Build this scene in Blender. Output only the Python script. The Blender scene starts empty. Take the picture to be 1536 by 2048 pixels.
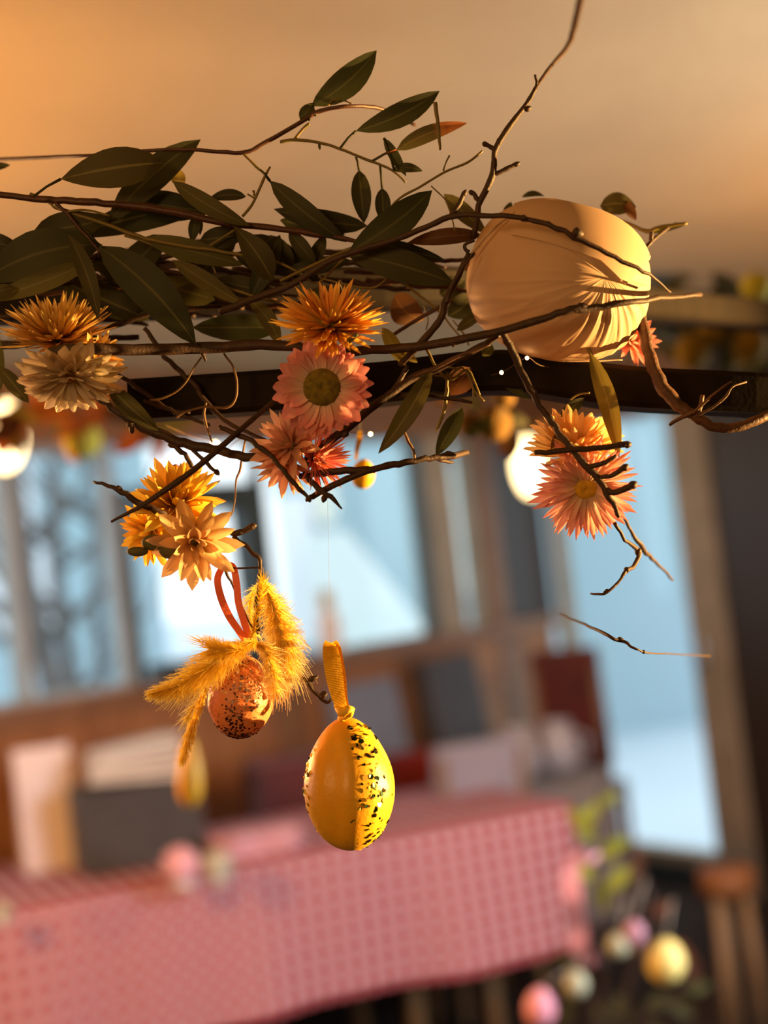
import bpy, bmesh, math, random
from mathutils import Vector, Matrix, noise

S = bpy.context.scene
COL = S.collection
rnd = random.Random(7)

# ------------------------------------------------------------------ camera
F = 3000.0                       # focal length in pixels of the 1536x2048 frame
CAM = Vector((0, 0, 1.55))
_a = math.atan(100 / F)
_rp = Vector((1, 0, 0))
D = Vector((0, math.cos(_a), math.sin(_a)))
_up = Vector((0, -math.sin(_a), math.cos(_a)))
_s, _c = -0.114, math.sqrt(1 - 0.114 ** 2)
RT = _rp * _c + _up * _s
UP = _rp * (-_s) + _up * _c
cd = bpy.data.cameras.new('camera')
cd.sensor_fit = 'HORIZONTAL'; cd.sensor_width = 36; cd.lens = F / 1536 * 36
cd.clip_start = 0.02; cd.clip_end = 200
cd.dof.use_dof = True; cd.dof.focus_distance = 0.572; cd.dof.aperture_fstop = 7.0
cam = bpy.data.objects.new('camera', cd); COL.objects.link(cam)
cam.matrix_world = Matrix((( RT.x, UP.x, -D.x, CAM.x), (RT.y, UP.y, -D.y, CAM.y), (RT.z, UP.z, -D.z, CAM.z), (0, 0, 0, 1)))
S.camera = cam

# ------------------------------------------------------------------ world, lights, exposure
S.view_settings.view_transform = 'Standard'; S.view_settings.look = 'None'
S.view_settings.exposure = 0.0; S.view_settings.gamma = 1.0
S.view_settings.use_curve_mapping = False
w = bpy.data.worlds.new('world'); S.world = w; w.use_nodes = True
bg = w.node_tree.nodes['Background']
bg.inputs[0].default_value = (0.93, 0.97, 1.0, 1); bg.inputs[1].default_value = 1.75
S.cycles.max_bounces = 7; S.cycles.diffuse_bounces = 3; S.cycles.glossy_bounces = 3
S.cycles.transparent_max_bounces = 12; S.cycles.sample_clamp_indirect = 4.0

def point(name, loc, energy, colr, radius=0.05):
    l = bpy.data.lights.new(name, 'POINT'); l.energy = energy; l.color = colr; l.shadow_soft_size = radius
    o = bpy.data.objects.new(name, l); o.location = loc; COL.objects.link(o); return o
def aim(o, target):
    o.rotation_euler = (Vector(target) - o.location).to_track_quat('-Z', 'Y').to_euler()
def area(name, loc, target, sx, sy, energy, colr):
    l = bpy.data.lights.new(name, 'AREA'); l.shape = 'RECTANGLE'; l.size = sx; l.size_y = sy; l.energy = energy; l.color = colr
    o = bpy.data.objects.new(name, l); o.location = loc; COL.objects.link(o); aim(o, target); return o
def spot(name, loc, target, energy, colr, angle, radius=0.02, blend=0.4):
    l = bpy.data.lights.new(name, 'SPOT'); l.energy = energy; l.color = colr; l.spot_size = math.radians(angle)
    l.shadow_soft_size = radius; l.spot_blend = blend
    o = bpy.data.objects.new(name, l); o.location = loc; COL.objects.link(o); aim(o, target); return o

# low warm evening light that comes in from the right, a little from the front
spot('low_sun_beam', CAM + RT * 1.45 + D * 0.74 - UP * 0.06, CAM + D * 0.57 + UP * 0.02, 640, (1.0, 0.53, 0.15), 46, 0.012)
# warm lamps outside the frame: one low on the left washes the ceiling, plus an added fill light behind the camera
point('floor_lamp_left', (-1.35, 2.1, 1.72), 112, (1.0, 0.45, 0.105), 0.10)
point('table_lamp_right', (1.75, 3.3, 1.80), 52, (1.0, 0.45, 0.11), 0.10)
point('warm_fill_behind', (-0.55, -0.75, 1.75), 22, (1.0, 0.54, 0.19), 0.15)
# cool fill light added for the table front; no glazing stands there
area('table_fill', (1.5, 1.9, 1.45), (-0.4, 4.3, 0.6), 0.9, 1.0, 58, (0.90, 0.90, 1.0))

# ------------------------------------------------------------------ helpers
def P(px, py, z):
    return CAM + (D + RT * ((px - 768) / F) - UP * ((py - 1024) / F)) * z
def G(px, py, zc=None, y=None, h=None):
    """point on the ray of a pixel at world distance y or world height h"""
    d = D + RT * ((px - 768) / F) - UP * ((py - 1024) / F)
    t = (y / d.y) if y is not None else ((h - CAM.z) / d.z)
    return CAM + d * t

def link(o, parent=None):
    COL.objects.link(o)
    if parent is not None:
        o.parent = parent
        o.matrix_parent_inverse = parent.matrix_basis.inverted()
    return o
def tag(o, label, cat, group=None):
    o['label'] = label; o['category'] = cat
    if group: o['group'] = group
    return o
def thing(name, label, cat, loc=(0, 0, 0), group=None, rot=None):
    o = bpy.data.objects.new(name, None); o.empty_display_size = 0.02
    o.location = loc
    if rot: o.rotation_euler = rot
    link(o); tag(o, label, cat, group); return o
def structure(o):
    o['kind'] = 'structure'; return o

class MB:
    def __init__(self): self.v = []; self.f = []; self.uv = []
    def add(self, verts, faces, uvs=None):
        b = len(self.v); self.v += [Vector(x) for x in verts]; self.f += [tuple(i + b for i in f) for f in faces]
        self.uv += uvs if uvs else [(0.5, 0.5)] * len(verts)
    def box(self, c, s, m=None):
        c = Vector(c); x, y, z = s[0] / 2, s[1] / 2, s[2] / 2
        vs = [Vector((i * x, j * y, k * z)) for i in (-1, 1) for j in (-1, 1) for k in (-1, 1)]
        vs = [c + (m @ v if m else v) for v in vs]
        self.add(vs, [(0, 1, 3, 2), (4, 6, 7, 5), (0, 4, 5, 1), (2, 3, 7, 6), (0, 2, 6, 4), (1, 5, 7, 3)])
    def grid(self, fn, nu, nv, wrap_u=False):
        vs = []; uvs = []
        for j in range(nv + 1):
            for i in range(nu + (0 if wrap_u else 1)):
                vs.append(fn(i / nu, j / nv)); uvs.append((i / nu, j / nv))
        m = nu if wrap_u else nu + 1; fs = []
        for j in range(nv):
            for i in range(nu):
                a = j * m + i; b = j * m + (i + 1) % m
                fs.append((a, b, b + m, a + m))
        self.add(vs, fs, uvs)
    def tube(self, pts, rad, sides=7, cap=True):
        n = len(pts); vs = []; uvs = []; fs = []
        t0 = (pts[1] - pts[0]).normalized()
        nrm = t0.orthogonal().normalized()
        for i in range(n):
            t = (pts[min(i + 1, n - 1)] - pts[max(i - 1, 0)])
            t = t.normalized() if t.length > 1e-9 else t0
            nrm = (nrm - t * nrm.dot(t)); nrm = nrm.normalized() if nrm.length > 1e-6 else t.orthogonal().normalized()
            b = t.cross(nrm)
            for k in range(sides):
                an = 2 * math.pi * k / sides
                vs.append(pts[i] + (nrm * math.cos(an) + b * math.sin(an)) * rad[i]); uvs.append((k / sides, i / (n - 1)))
        for i in range(n - 1):
            for k in range(sides):
                a = i * sides + k; c = i * sides + (k + 1) % sides
                fs.append((a, c, c + sides, a + sides))
        if cap:
            fs.append(tuple(range(sides - 1, -1, -1))); fs.append(tuple((n - 1) * sides + k for k in range(sides)))
        self.add(vs, fs, uvs)
    def ball(self, c, r, seg=12, rings=8, fn=None, m=None):
        c = Vector(c)
        def g(u, v):
            th = math.pi * min(max(v, 0.004), 0.996); ph = 2 * math.pi * u
            d = Vector((math.sin(th) * math.cos(ph), math.sin(th) * math.sin(ph), math.cos(th)))
            q = fn(d) if fn else d * r
            return c + (m @ q if m else q)
        self.grid(g, seg, rings, True)
    def lathe(self, c, prof, seg=20):
        c = Vector(c)
        n = len(prof) - 1
        def g(u, v):
            r, h = prof[round(v * n)]
            return c + Vector((r * math.cos(2 * math.pi * u), r * math.sin(2 * math.pi * u), h))
        self.grid(g, seg, n, True)
    def mesh(self, name, mat, smooth=True):
        me = bpy.data.meshes.new(name); me.from_pydata(self.v, [], self.f)
        l = me.uv_layers.new(name='UVMap')
        idx = [0] * len(me.loops); me.loops.foreach_get('vertex_index', idx)
        l.data.foreach_set('uv', [c for i in idx for c in self.uv[i]])
        if smooth: me.polygons.foreach_set('use_smooth', [True] * len(me.polygons))
        if mat: me.materials.append(mat)
        me.update(); return me
    def build(self, name, mat, parent=None, smooth=True):
        return link(bpy.data.objects.new(name, self.mesh(name, mat, smooth)), parent)

def spline(pts, per=6):
    """Catmull-Rom through tuples of any length"""
    out = []; n = len(pts)
    for i in range(n - 1):
        p0 = pts[max(i - 1, 0)]; p1 = pts[i]; p2 = pts[i + 1]; p3 = pts[min(i + 2, n - 1)]
        for k in range(per):
            t = k / per
            out.append(tuple(0.5 * (2 * b + (c - a) * t + (2 * a - 5 * b + 4 * c - d) * t * t + (3 * b - a - 3 * c + d) * t ** 3)
                             for a, b, c, d in zip(p0, p1, p2, p3)))
    out.append(tuple(pts[-1])); return out

# ------------------------------------------------------------------ materials
def mat(name, colr, rough=0.6, metal=0.0, spec=0.5, bump=0.0, bscale=60, var=0.0, vscale=20, col2=None, sheen=0, emis=None, estr=0, coat=0):
    m = bpy.data.materials.new(name); m.use_nodes = True
    nt = m.node_tree; b = nt.nodes['Principled BSDF']
    b.inputs['Base Color'].default_value = (*colr, 1); b.inputs['Roughness'].default_value = rough
    b.inputs['Metallic'].default_value = metal; b.inputs['Specular IOR Level'].default_value = spec
    if coat: b.inputs['Coat Weight'].default_value = coat
    if emis:
        b.inputs['Emission Color'].default_value = (*emis, 1); b.inputs['Emission Strength'].default_value = estr
    tc = nt.nodes.new('ShaderNodeTexCoord')
    if col2 is not None or var:
        n = nt.nodes.new('ShaderNodeTexNoise'); n.inputs['Scale'].default_value = vscale; n.inputs['Detail'].default_value = 6
        nt.links.new(tc.outputs['Object'], n.inputs['Vector'])
        r = nt.nodes.new('ShaderNodeValToRGB'); r.color_ramp.elements[0].position = 0.35; r.color_ramp.elements[1].position = 0.68
        c2 = col2 if col2 is not None else tuple(c * (1 - var) for c in colr)
        r.color_ramp.elements[0].color = (*colr, 1); r.color_ramp.elements[1].color = (*c2, 1)
        nt.links.new(n.outputs['Fac'], r.inputs['Fac']); nt.links.new(r.outputs['Color'], b.inputs['Base Color'])
    if bump:
        n = nt.nodes.new('ShaderNodeTexNoise'); n.inputs['Scale'].default_value = bscale; n.inputs['Detail'].default_value = 8
        nt.links.new(tc.outputs['Object'], n.inputs['Vector'])
        bp = nt.nodes.new('ShaderNodeBump'); bp.inputs['Strength'].default_value = bump; bp.inputs['Distance'].default_value = 0.4 / bscale
        nt.links.new(n.outputs['Fac'], bp.inputs['Height']); nt.links.new(bp.outputs['Normal'], b.inputs['Normal'])
    return m

def organ(name, stops, trans=0.4, rough=0.7, axis='Y', hue=0.06, vein=0.0, rib=None):
    """thin plant tissue: colour along the UV axis, translucent"""
    m = bpy.data.materials.new(name); m.use_nodes = True
    nt = m.node_tree; nt.nodes.clear(); N = nt.nodes.new; L = nt.links.new
    out = N('ShaderNodeOutputMaterial'); uv = N('ShaderNodeUVMap'); sep = N('ShaderNodeSeparateXYZ'); L(uv.outputs['UV'], sep.inputs[0])
    rp = N('ShaderNodeValToRGB'); els = rp.color_ramp.elements
    while len(els) < len(stops): els.new(0.5)
    for e, (p, c) in zip(els, stops): e.position = p; e.color = (*c, 1)
    L(sep.outputs[axis], rp.inputs['Fac'])
    oi = N('ShaderNodeObjectInfo'); hs = N('ShaderNodeHueSaturation')
    mr = N('ShaderNodeMapRange'); mr.inputs['To Min'].default_value = 1 - hue * 4; mr.inputs['To Max'].default_value = 1 + hue * 3
    L(oi.outputs['Random'], mr.inputs['Value']); L(mr.outputs['Result'], hs.inputs['Value'])
    mr2 = N('ShaderNodeMapRange'); mr2.inputs['To Min'].default_value = 0.5 - hue * 0.25; mr2.inputs['To Max'].default_value = 0.5 + hue * 0.25
    mm = N('ShaderNodeMath'); mm.operation = 'FRACT'; mx = N('ShaderNodeMath'); mx.operation = 'MULTIPLY'; mx.inputs[1].default_value = 7.3
    L(oi.outputs['Random'], mx.inputs[0]); L(mx.outputs[0], mm.inputs[0]); L(mm.outputs[0], mr2.inputs['Value']); L(mr2.outputs['Result'], hs.inputs['Hue'])
    L(rp.outputs['Color'], hs.inputs['Color']); colr = hs.outputs['Color']
    if rib is not None:            # lighter midrib, UV x is the position across
        a = N('ShaderNodeMath'); a.operation = 'SUBTRACT'; a.inputs[1].default_value = 0.5; L(sep.outputs['X'], a.inputs[0])
        b = N('ShaderNodeMath'); b.operation = 'ABSOLUTE'; L(a.outputs[0], b.inputs[0])
        c = N('ShaderNodeMapRange'); c.inputs['From Min'].default_value = 0.0; c.inputs['From Max'].default_value = 0.05
        c.inputs['To Min'].default_value = 0.75; c.inputs['To Max'].default_value = 0.0; L(b.outputs[0], c.inputs['Value'])
        mixc = N('ShaderNodeMix'); mixc.data_type = 'RGBA'; L(c.outputs['Result'], mixc.inputs[0]); L(colr, mixc.inputs[6]); mixc.inputs[7].default_value = (*rib, 1)
        colr = mixc.outputs[2]
    pb = N('ShaderNodeBsdfPrincipled'); pb.inputs['Roughness'].default_value = rough; pb.inputs['Specular IOR Level'].default_value = 0.3
    tr = N('ShaderNodeBsdfTranslucent'); mixs = N('ShaderNodeMixShader'); mixs.inputs[0].default_value = trans
    L(colr, pb.inputs['Base Color']); L(colr, tr.inputs['Color'])
    if vein:
        wv = N('ShaderNodeTexWave'); wv.wave_type = 'BANDS'; wv.bands_direction = 'X'; wv.inputs['Scale'].default_value = vein; wv.inputs['Distortion'].default_value = 1.5
        L(uv.outputs['UV'], wv.inputs['Vector'])
        bp = N('ShaderNodeBump'); bp.inputs['Strength'].default_value = 0.12; bp.inputs['Distance'].default_value = 0.0006
        L(wv.outputs['Fac'], bp.inputs['Height']); L(bp.outputs['Normal'], pb.inputs['Normal'])
    L(pb.outputs[0], mixs.inputs[1]); L(tr.outputs[0], mixs.inputs[2]); L(mixs.outputs[0], out.inputs['Surface'])
    return m

M = {}
M['bark'] = mat('twig_bark', (0.024, 0.010, 0.006), 0.6, bump=0.6, bscale=900, col2=(0.050, 0.021, 0.011), vscale=300)
M['bark_red'] = mat('reddish_bark', (0.050, 0.015, 0.009), 0.5, bump=0.4, bscale=900, col2=(0.085, 0.030, 0.014), vscale=260)
M['bark_tan'] = mat('tan_bark', (0.11, 0.045, 0.02), 0.6, bump=0.7, bscale=700, col2=(0.055, 0.024, 0.012), vscale=250)
M['stem_green'] = mat('green_stem', (0.13, 0.11, 0.02), 0.5, col2=(0.19, 0.13, 0.03), vscale=200)
M['tendril'] = mat('dry_tendril', (0.16, 0.085, 0.03), 0.6, col2=(0.10, 0.05, 0.02), vscale=200)
M['bud'] = mat('bud_scales', (0.018, 0.008, 0.005), 0.6, bump=0.5, bscale=1200, col2=(0.05, 0.02, 0.01), vscale=500)
M['leaf'] = organ('eucalyptus_leaf', [(0, (0.042, 0.045, 0.012)), (1, (0.028, 0.032, 0.010))], 0.22, 0.55, hue=0.10, vein=9, rib=(0.12, 0.12, 0.045))
M['leaf_olive'] = organ('olive_leaf', [(0, (0.095, 0.090, 0.022)), (1, (0.075, 0.072, 0.020))], 0.30, 0.55, hue=0.08, vein=9, rib=(0.20, 0.18, 0.07))
M['leaf_tan'] = organ('browning_leaf', [(0, (0.085, 0.080, 0.022)), (0.55, (0.085, 0.070, 0.022)), (0.68, (0.38, 0.15, 0.045)), (1, (0.42, 0.15, 0.04))], 0.3, 0.55, hue=0.02, rib=(0.2, 0.14, 0.05))
M['leaf_yellow'] = organ('yellowing_leaf', [(0, (0.22, 0.17, 0.035)), (1, (0.26, 0.19, 0.04))], 0.4, 0.55, hue=0.06, rib=(0.33, 0.26, 0.09))
M['leaf_orange'] = organ('orange_dry_leaf', [(0, (0.50, 0.17, 0.025)), (1, (0.60, 0.22, 0.04))], 0.4, 0.6, hue=0.08, rib=(0.6, 0.3, 0.08))
M['leaf_brown'] = organ('dry_brown_leaf', [(0, (0.10, 0.045, 0.018)), (1, (0.15, 0.065, 0.025))], 0.25, 0.6, hue=0.08, rib=(0.2, 0.1, 0.04))
M['iron'] = mat('black_iron', (0.007, 0.005, 0.004), 0.65, spec=0.12, bump=0.1, bscale=500, col2=(0.012, 0.008, 0.006), vscale=80)
M['p_gold'] = organ('golden_petal', [(0, (0.42, 0.20, 0.03)), (0.5, (0.72, 0.42, 0.08)), (1, (0.85, 0.60, 0.22))], 0.45)
M['p_cream'] = organ('cream_petal', [(0, (0.75, 0.58, 0.30)), (0.4, (0.85, 0.73, 0.52)), (1, (0.86, 0.74, 0.56))], 0.45)
M['p_orange'] = organ('orange_petal', [(0, (0.42, 0.22, 0.03)), (0.45, (0.85, 0.40, 0.05)), (1, (0.95, 0.58, 0.14))], 0.4)
M['p_pink'] = organ('pink_petal', [(0, (0.86, 0.68, 0.50)), (0.35, (0.90, 0.66, 0.56)), (0.70, (0.86, 0.45, 0.42)), (1, (0.84, 0.32, 0.32))], 0.4)
M['p_coral'] = organ('coral_petal', [(0, (0.55, 0.30, 0.18)), (0.5, (0.80, 0.42, 0.33)), (1, (0.85, 0.55, 0.42))], 0.4)
M['p_rose'] = organ('rose_petal', [(0, (0.70, 0.35, 0.20)), (0.5, (0.80, 0.28, 0.26)), (1, (0.85, 0.42, 0.40))], 0.4)
M['p_yellow'] = organ('yellow_petal', [(0, (0.55, 0.30, 0.02)), (0.5, (0.90, 0.55, 0.05)), (1, (0.95, 0.66, 0.13))], 0.45)
M['p_peach'] = organ('peach_petal', [(0, (0.70, 0.42, 0.16)), (0.5, (0.86, 0.60, 0.33)), (1, (0.90, 0.64, 0.36))], 0.45)
M['p_apricot'] = organ('apricot_petal', [(0, (0.85, 0.50, 0.12)), (0.5, (0.92, 0.60, 0.25)), (1, (0.95, 0.66, 0.34))], 0.45)
M['disc'] = mat('flower_disc', (0.20, 0.15, 0.010), 0.9, bump=1.0, bscale=1500, col2=(0.10, 0.075, 0.008), vscale=500)
M['disc_y'] = mat('yellow_disc', (0.75, 0.42, 0.02), 0.8, bump=1.0, bscale=1500, col2=(0.55, 0.30, 0.02), vscale=500)
M['calyx'] = mat('green_calyx', (0.075, 0.085, 0.03), 0.7, col2=(0.12, 0.10, 0.03), vscale=300)

# ------------------------------------------------------------------ the room
CEIL = 2.33
WA = Vector((-1.32, 4.9, 0)); WB = Vector((0.16, 6.5, 0)); WD = (WB - WA).normalized()
WN = Vector((WD.y, -WD.x, 0))                       # towards the room
CORNER = WA + WD * ((0.735 + 1.32) / WD.x)
RD = Vector((0.52, -0.76, 0)).normalized(); RN = Vector((RD.y, -RD.x, 0))
def wall_s(px, py):
    """distance along the back wall and height where a pixel's ray meets it"""
    d = D + RT * ((px - 768) / F) - UP * ((py - 1024) / F)
    t = (WA - CAM).dot(WN) / d.dot(WN); q = CAM + d * t
    return (q - WA).dot(WD), q.z
def rw_s(px, py):
    d = D + RT * ((px - 768) / F) - UP * ((py - 1024) / F)
    t = (CORNER - CAM).dot(RN) / d.dot(RN); q = CAM + d * t
    return (q - CORNER).dot(RD), q.z
MW = Matrix(((WD.x, -WN.x, 0), (WD.y, -WN.y, 0), (0, 0, 1)))
MR = Matrix(((RD.x, -RN.x, 0), (RD.y, -RN.y, 0), (0, 0, 1)))
def wbox(mb, s0, s1, h0, h1, d0, d1, o=WA, e=WD, n=WN, m=MW):
    """box on a wall: s along, h up, d towards the room"""
    c = o + e * ((s0 + s1) / 2) + n * ((d0 + d1) / 2) + Vector((0, 0, (h0 + h1) / 2))
    mb.box(c, (s1 - s0, d1 - d0, h1 - h0), m)
def rbox(mb, *a): wbox(mb, *a, o=CORNER, e=RD, n=RN, m=MR)

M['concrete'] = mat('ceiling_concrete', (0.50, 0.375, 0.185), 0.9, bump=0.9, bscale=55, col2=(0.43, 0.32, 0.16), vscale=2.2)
M['floor'] = mat('dark_floor', (0.022, 0.016, 0.013), 0.85, spec=0.15, bump=0.2, bscale=30, col2=(0.045, 0.03, 0.022), vscale=6)
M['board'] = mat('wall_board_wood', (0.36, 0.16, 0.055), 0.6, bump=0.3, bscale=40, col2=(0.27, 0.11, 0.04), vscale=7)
M['walnut'] = mat('brown_wood', (0.24, 0.12, 0.055), 0.55, bump=0.3, bscale=40, col2=(0.17, 0.08, 0.035), vscale=9)
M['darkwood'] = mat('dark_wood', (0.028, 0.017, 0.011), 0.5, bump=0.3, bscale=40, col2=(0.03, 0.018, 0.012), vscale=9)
M['post'] = mat('weathered_post', (0.34, 0.27, 0.19), 0.7, bump=0.3, bscale=40, col2=(0.26, 0.21, 0.14), vscale=8)
M['sash'] = mat('teal_grey_sash', (0.026, 0.045, 0.048), 0.5, col2=(0.022, 0.036, 0.04), vscale=8)
M['pale_frame'] = mat('pale_grey_frame', (.36, .41, .43), .5, col2=(.30, .35, .37), vscale=8)
M['plaster'] = mat('plaster', (0.45, 0.38, 0.31), 0.9, bump=0.2, bscale=80, col2=(0.40, 0.33, 0.27), vscale=4)

SL = (-4.3 - WA.x) / WD.x                              # far left end of the back wall
RX = 2.9; RE = CORNER + RD * ((RX - CORNER.x) / RD.x)
WL = WA + WD * SL
plan = [(-4.3, -2.6), (RX, -2.6), (RX, RE.y), (CORNER.x + .03, CORNER.y + .03), (WL.x, WL.y + .05)]
def slab(name, h0, h1, m):
    n = len(plan); q = MB(); q.add([(x, y, h0) for x, y in plan] + [(x, y, h1) for x, y in plan],
        [tuple(range(n - 1, -1, -1)), tuple(range(n, 2 * n))] + [(i, (i + 1) % n, (i + 1) % n + n, i + n) for i in range(n)])
    return structure(q.build(name, m, smooth=False))
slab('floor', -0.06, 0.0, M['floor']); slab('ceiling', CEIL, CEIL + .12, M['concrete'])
mb = MB(); mb.box((-4.36, (WL.y - 2.6) / 2, CEIL / 2), (0.12, WL.y + 2.6, CEIL)); structure(mb.build('wall_left', M['plaster'], smooth=False))
mb = MB(); mb.box((-0.7, -2.66, CEIL / 2), (7.2, 0.12, CEIL)); structure(mb.build('wall_front', M['plaster'], smooth=False))

SILL = 1.215; HEAD = 2.08
SR = (CORNER - WA).length
s_of = lambda px, py=1100: wall_s(px, py)[0]
# lower wall clad with vertical boards, each its own piece
wb = MB(); wbox(wb, SL, SR, 0, SILL - 0.04, -0.14, -0.03)
wall_back = structure(wb.build('wall_back', M['darkwood'], smooth=False))
s = SL; k = 0
board_mesh = None
while s < SR - 0.02:
    wdt = min(0.175, SR - s)
    q = MB(); wbox(q, s + 0.004, s + wdt - 0.004, 0.02, SILL - 0.05, -0.03, -0.006 + 0.004 * (k % 3 == 1))
    q.build('board', M['board'] if s < s_of(500) or k % 4 else M['walnut'], wall_back, False)
    s += 0.175; k += 1
q = MB(); wbox(q, SL, SR, HEAD, CEIL, -0.14, 0.0); q.build('lintel', M['walnut'], wall_back, False)
q = MB(); wbox(q, SL, SR, SILL - 0.05, SILL, -0.16, 0.06); structure(q.build('trim_1', M['walnut'], smooth=False))

def glass_mat(name, tint, refl=0.06):
    m = bpy.data.materials.new(name); m.use_nodes = True; nt = m.node_tree; nt.nodes.clear(); N = nt.nodes.new; L = nt.links.new
    o = N('ShaderNodeOutputMaterial'); t = N('ShaderNodeBsdfTransparent'); t.inputs[0].default_value = (*tint, 1)
    g = N('ShaderNodeBsdfGlossy'); g.inputs['Roughness'].default_value = 0.04; g.inputs[0].default_value = (0.9, 0.95, 1, 1)
    fr = N('ShaderNodeFresnel'); fr.inputs[0].default_value = 1.45
    mx = N('ShaderNodeMixShader'); ml = N('ShaderNodeMath'); ml.operation = 'MULTIPLY'; ml.inputs[1].default_value = 0.08; L(fr.outputs[0], ml.inputs[0]); L(ml.outputs[0], mx.inputs[0]); L(t.outputs[0], mx.inputs[1]); L(g.outputs[0], mx.inputs[2]); L(mx.outputs[0], o.inputs[0])
    return m
M['glass'] = glass_mat('window_glass', (0.93, 0.97, 0.98))

def window(name, s0, s1, frame_mat, fw, depth=(-0.10, -0.03), top=HEAD, bot=SILL, mull=(), left=None):
    left = left or fw
    f = MB()
    wbox(f, s0, s0 + left, bot, top, *depth); wbox(f, s1 - fw, s1, bot, top, *depth)
    wbox(f, s0 + fw, s1 - fw, top - fw, top, *depth); wbox(f, s0 + fw, s1 - fw, bot, bot + fw * 0.6, *depth)
    fo = structure(f.build(name, frame_mat, smooth=False))
    for a in mull:
        g = MB(); wbox(g, a - 0.02, a + 0.02, bot + fw * 0.6, top - fw, *depth); g.build('glazing_bar', frame_mat, fo, False)
    g = MB(); wbox(g, s0 + fw, s1 - fw, bot + fw * 0.6, top - fw, -0.07, -0.062); g.build('pane', M['glass'], fo, False)
    return fo
s1a, s1b = s_of(262), s_of(548)
window('window_1', SL, s1a - 0.02, M['pale_frame'], 0.03, mull=(s_of(40),))
# the dark sash whose top rail sits lower than the head
tr_h = wall_s(500, 962)[1]
window('window_2', s1a, s1b, M['sash'], 0.105, (-0.12, -0.02), top=tr_h, left=0.02)
q = MB(); wbox(q, s1a, s1b, tr_h + 0.0, HEAD, -0.10, -0.06); fo = structure(q.build('window_5', M['glass'], smooth=False))
window('window_3', s1b + 0.0, s_of(872), M['sash'], 0.012, mull=())
q = MB(); wbox(q, s_of(872), s_of(912), SILL, HEAD, -0.13, 0.02); structure(q.build('trim_2', M['post'], smooth=False))
window('window_4', s_of(912), s_of(972), M['post'], 0.012)
q = MB(); wbox(q, s_of(972), s_of(996), SILL, HEAD, -0.13, 0.02); structure(q.build('trim_3', M['walnut'], smooth=False))
q = MB(); wbox(q, s_of(996), SR + 0.02, SILL, HEAD, -0.14, 0.0); q.build('end_panel', M['darkwood'], wall_back, False)

# right wall with the glazed door
g0, g1, g2, g3 = 0.06, rw_s(1392, 1300)[0], rw_s(1392, 1300)[0] + 0.20, rw_s(1500, 1000)[0]
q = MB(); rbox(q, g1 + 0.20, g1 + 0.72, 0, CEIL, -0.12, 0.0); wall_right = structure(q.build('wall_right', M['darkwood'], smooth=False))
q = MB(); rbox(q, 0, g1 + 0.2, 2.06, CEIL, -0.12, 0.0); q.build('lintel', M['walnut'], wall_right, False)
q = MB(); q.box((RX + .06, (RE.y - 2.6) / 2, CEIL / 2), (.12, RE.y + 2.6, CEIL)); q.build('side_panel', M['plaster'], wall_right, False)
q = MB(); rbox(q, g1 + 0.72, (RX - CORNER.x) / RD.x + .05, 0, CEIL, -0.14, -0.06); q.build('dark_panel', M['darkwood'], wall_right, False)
d = MB(); rbox(d, 0.02, g0, 0.0, 2.06, -0.10, -0.02); rbox(d, g1, g1 + 0.20, 0.0, 2.06, -0.12, 0.02); rbox(d, g0, g1, 0.10, 0.15, -0.10, -0.01)
door = structure(d.build('door_1', M['post'], smooth=False))
q = MB(); rbox(q, g0, g1, 0.15, 2.06, -0.065, -0.055); q.build('pane', M['glass'], door, False)
q = MB(); rbox(q, g0, g1, 0.0, 0.10, -0.10, -0.02); q.build('kick_panel', M['sash'], door, False)
q = MB(); q.tube([CORNER + RD * (g1 + 0.1) + RN * 0.06 + Vector((0, 0, h)) for h in (0.95, 1.0, 1.06, 1.11)], [0.012] * 4, 8)
q.build('door_handle', mat('pale_metal', (0.5, 0.5, 0.48), 0.35, 1.0), door)

# ------------------------------------------------------------------ outside
M['snow'] = mat('pale_ground', (0.60, 0.70, 0.78), 0.9, col2=(0.56, 0.66, 0.74), vscale=0.6)
M['facade'] = mat('blue_render_facade', (0.42, 0.55, 0.62), 0.9, col2=(0.38, 0.53, 0.57), vscale=0.5)
M['facade_white'] = mat('white_render_facade', (0.84, 0.88, 0.88), 0.9, col2=(0.70, 0.84, 0.82), vscale=0.5)
M['trunk'] = mat('tree_bark', (0.10, 0.09, 0.085), 0.9, bump=0.6, bscale=20, col2=(0.15, 0.13, 0.12), vscale=6)
mb = MB(); mb.box((0, 40, -0.45), (120, 90, 0.1)); structure(mb.build('ground', M['snow'], smooth=False))

def house(label, px0, px1, y, hgt, depth, m, roofm, pitch, wins):
    """a neighbouring house: walls, gable roof, windows"""
    a = G(px0, 1100, y=y); b = G(px1, 1100, y=y)
    r = thing('neighbour_house', label, 'house', ((a.x + b.x) / 2, y, -0.4))
    wl = MB(); wd = b.x - a.x
    wl.box(((a.x + b.x) / 2, y + depth / 2, hgt / 2 - 0.4), (wd, depth, hgt)); wl.build('wall', m, r, False)
    rf = MB(); x0, x1, xm = a.x - 0.3, b.x + 0.3, (a.x + b.x) / 2; z0, z1 = hgt - 0.4, hgt - 0.4 + pitch
    rf.add([(x0, y - 0.3, z0), (xm, y - 0.3, z1), (x1, y - 0.3, z0), (x0, y + depth, z0), (xm, y + depth, z1), (x1, y + depth, z0)],
           [(0, 1, 2), (3, 5, 4), (0, 3, 4, 1), (1, 4, 5, 2), (0, 2, 5, 3)])
    rf.build('roof', roofm, r, False)
    for (px, py, ww, hh, mm) in wins:
        c = G(px, py, y=y); q = MB(); q.box((c.x, y - 0.02, c.z), (ww, 0.08, hh)); q.build('window_pane', mm, r, False)
    return r
M['roof_w'] = mat('snowy_roof', (0.9, 0.92, 0.94), 0.9)
M['pane_far'] = mat('far_pane', (0.30, 0.42, 0.46), 0.2)
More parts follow.
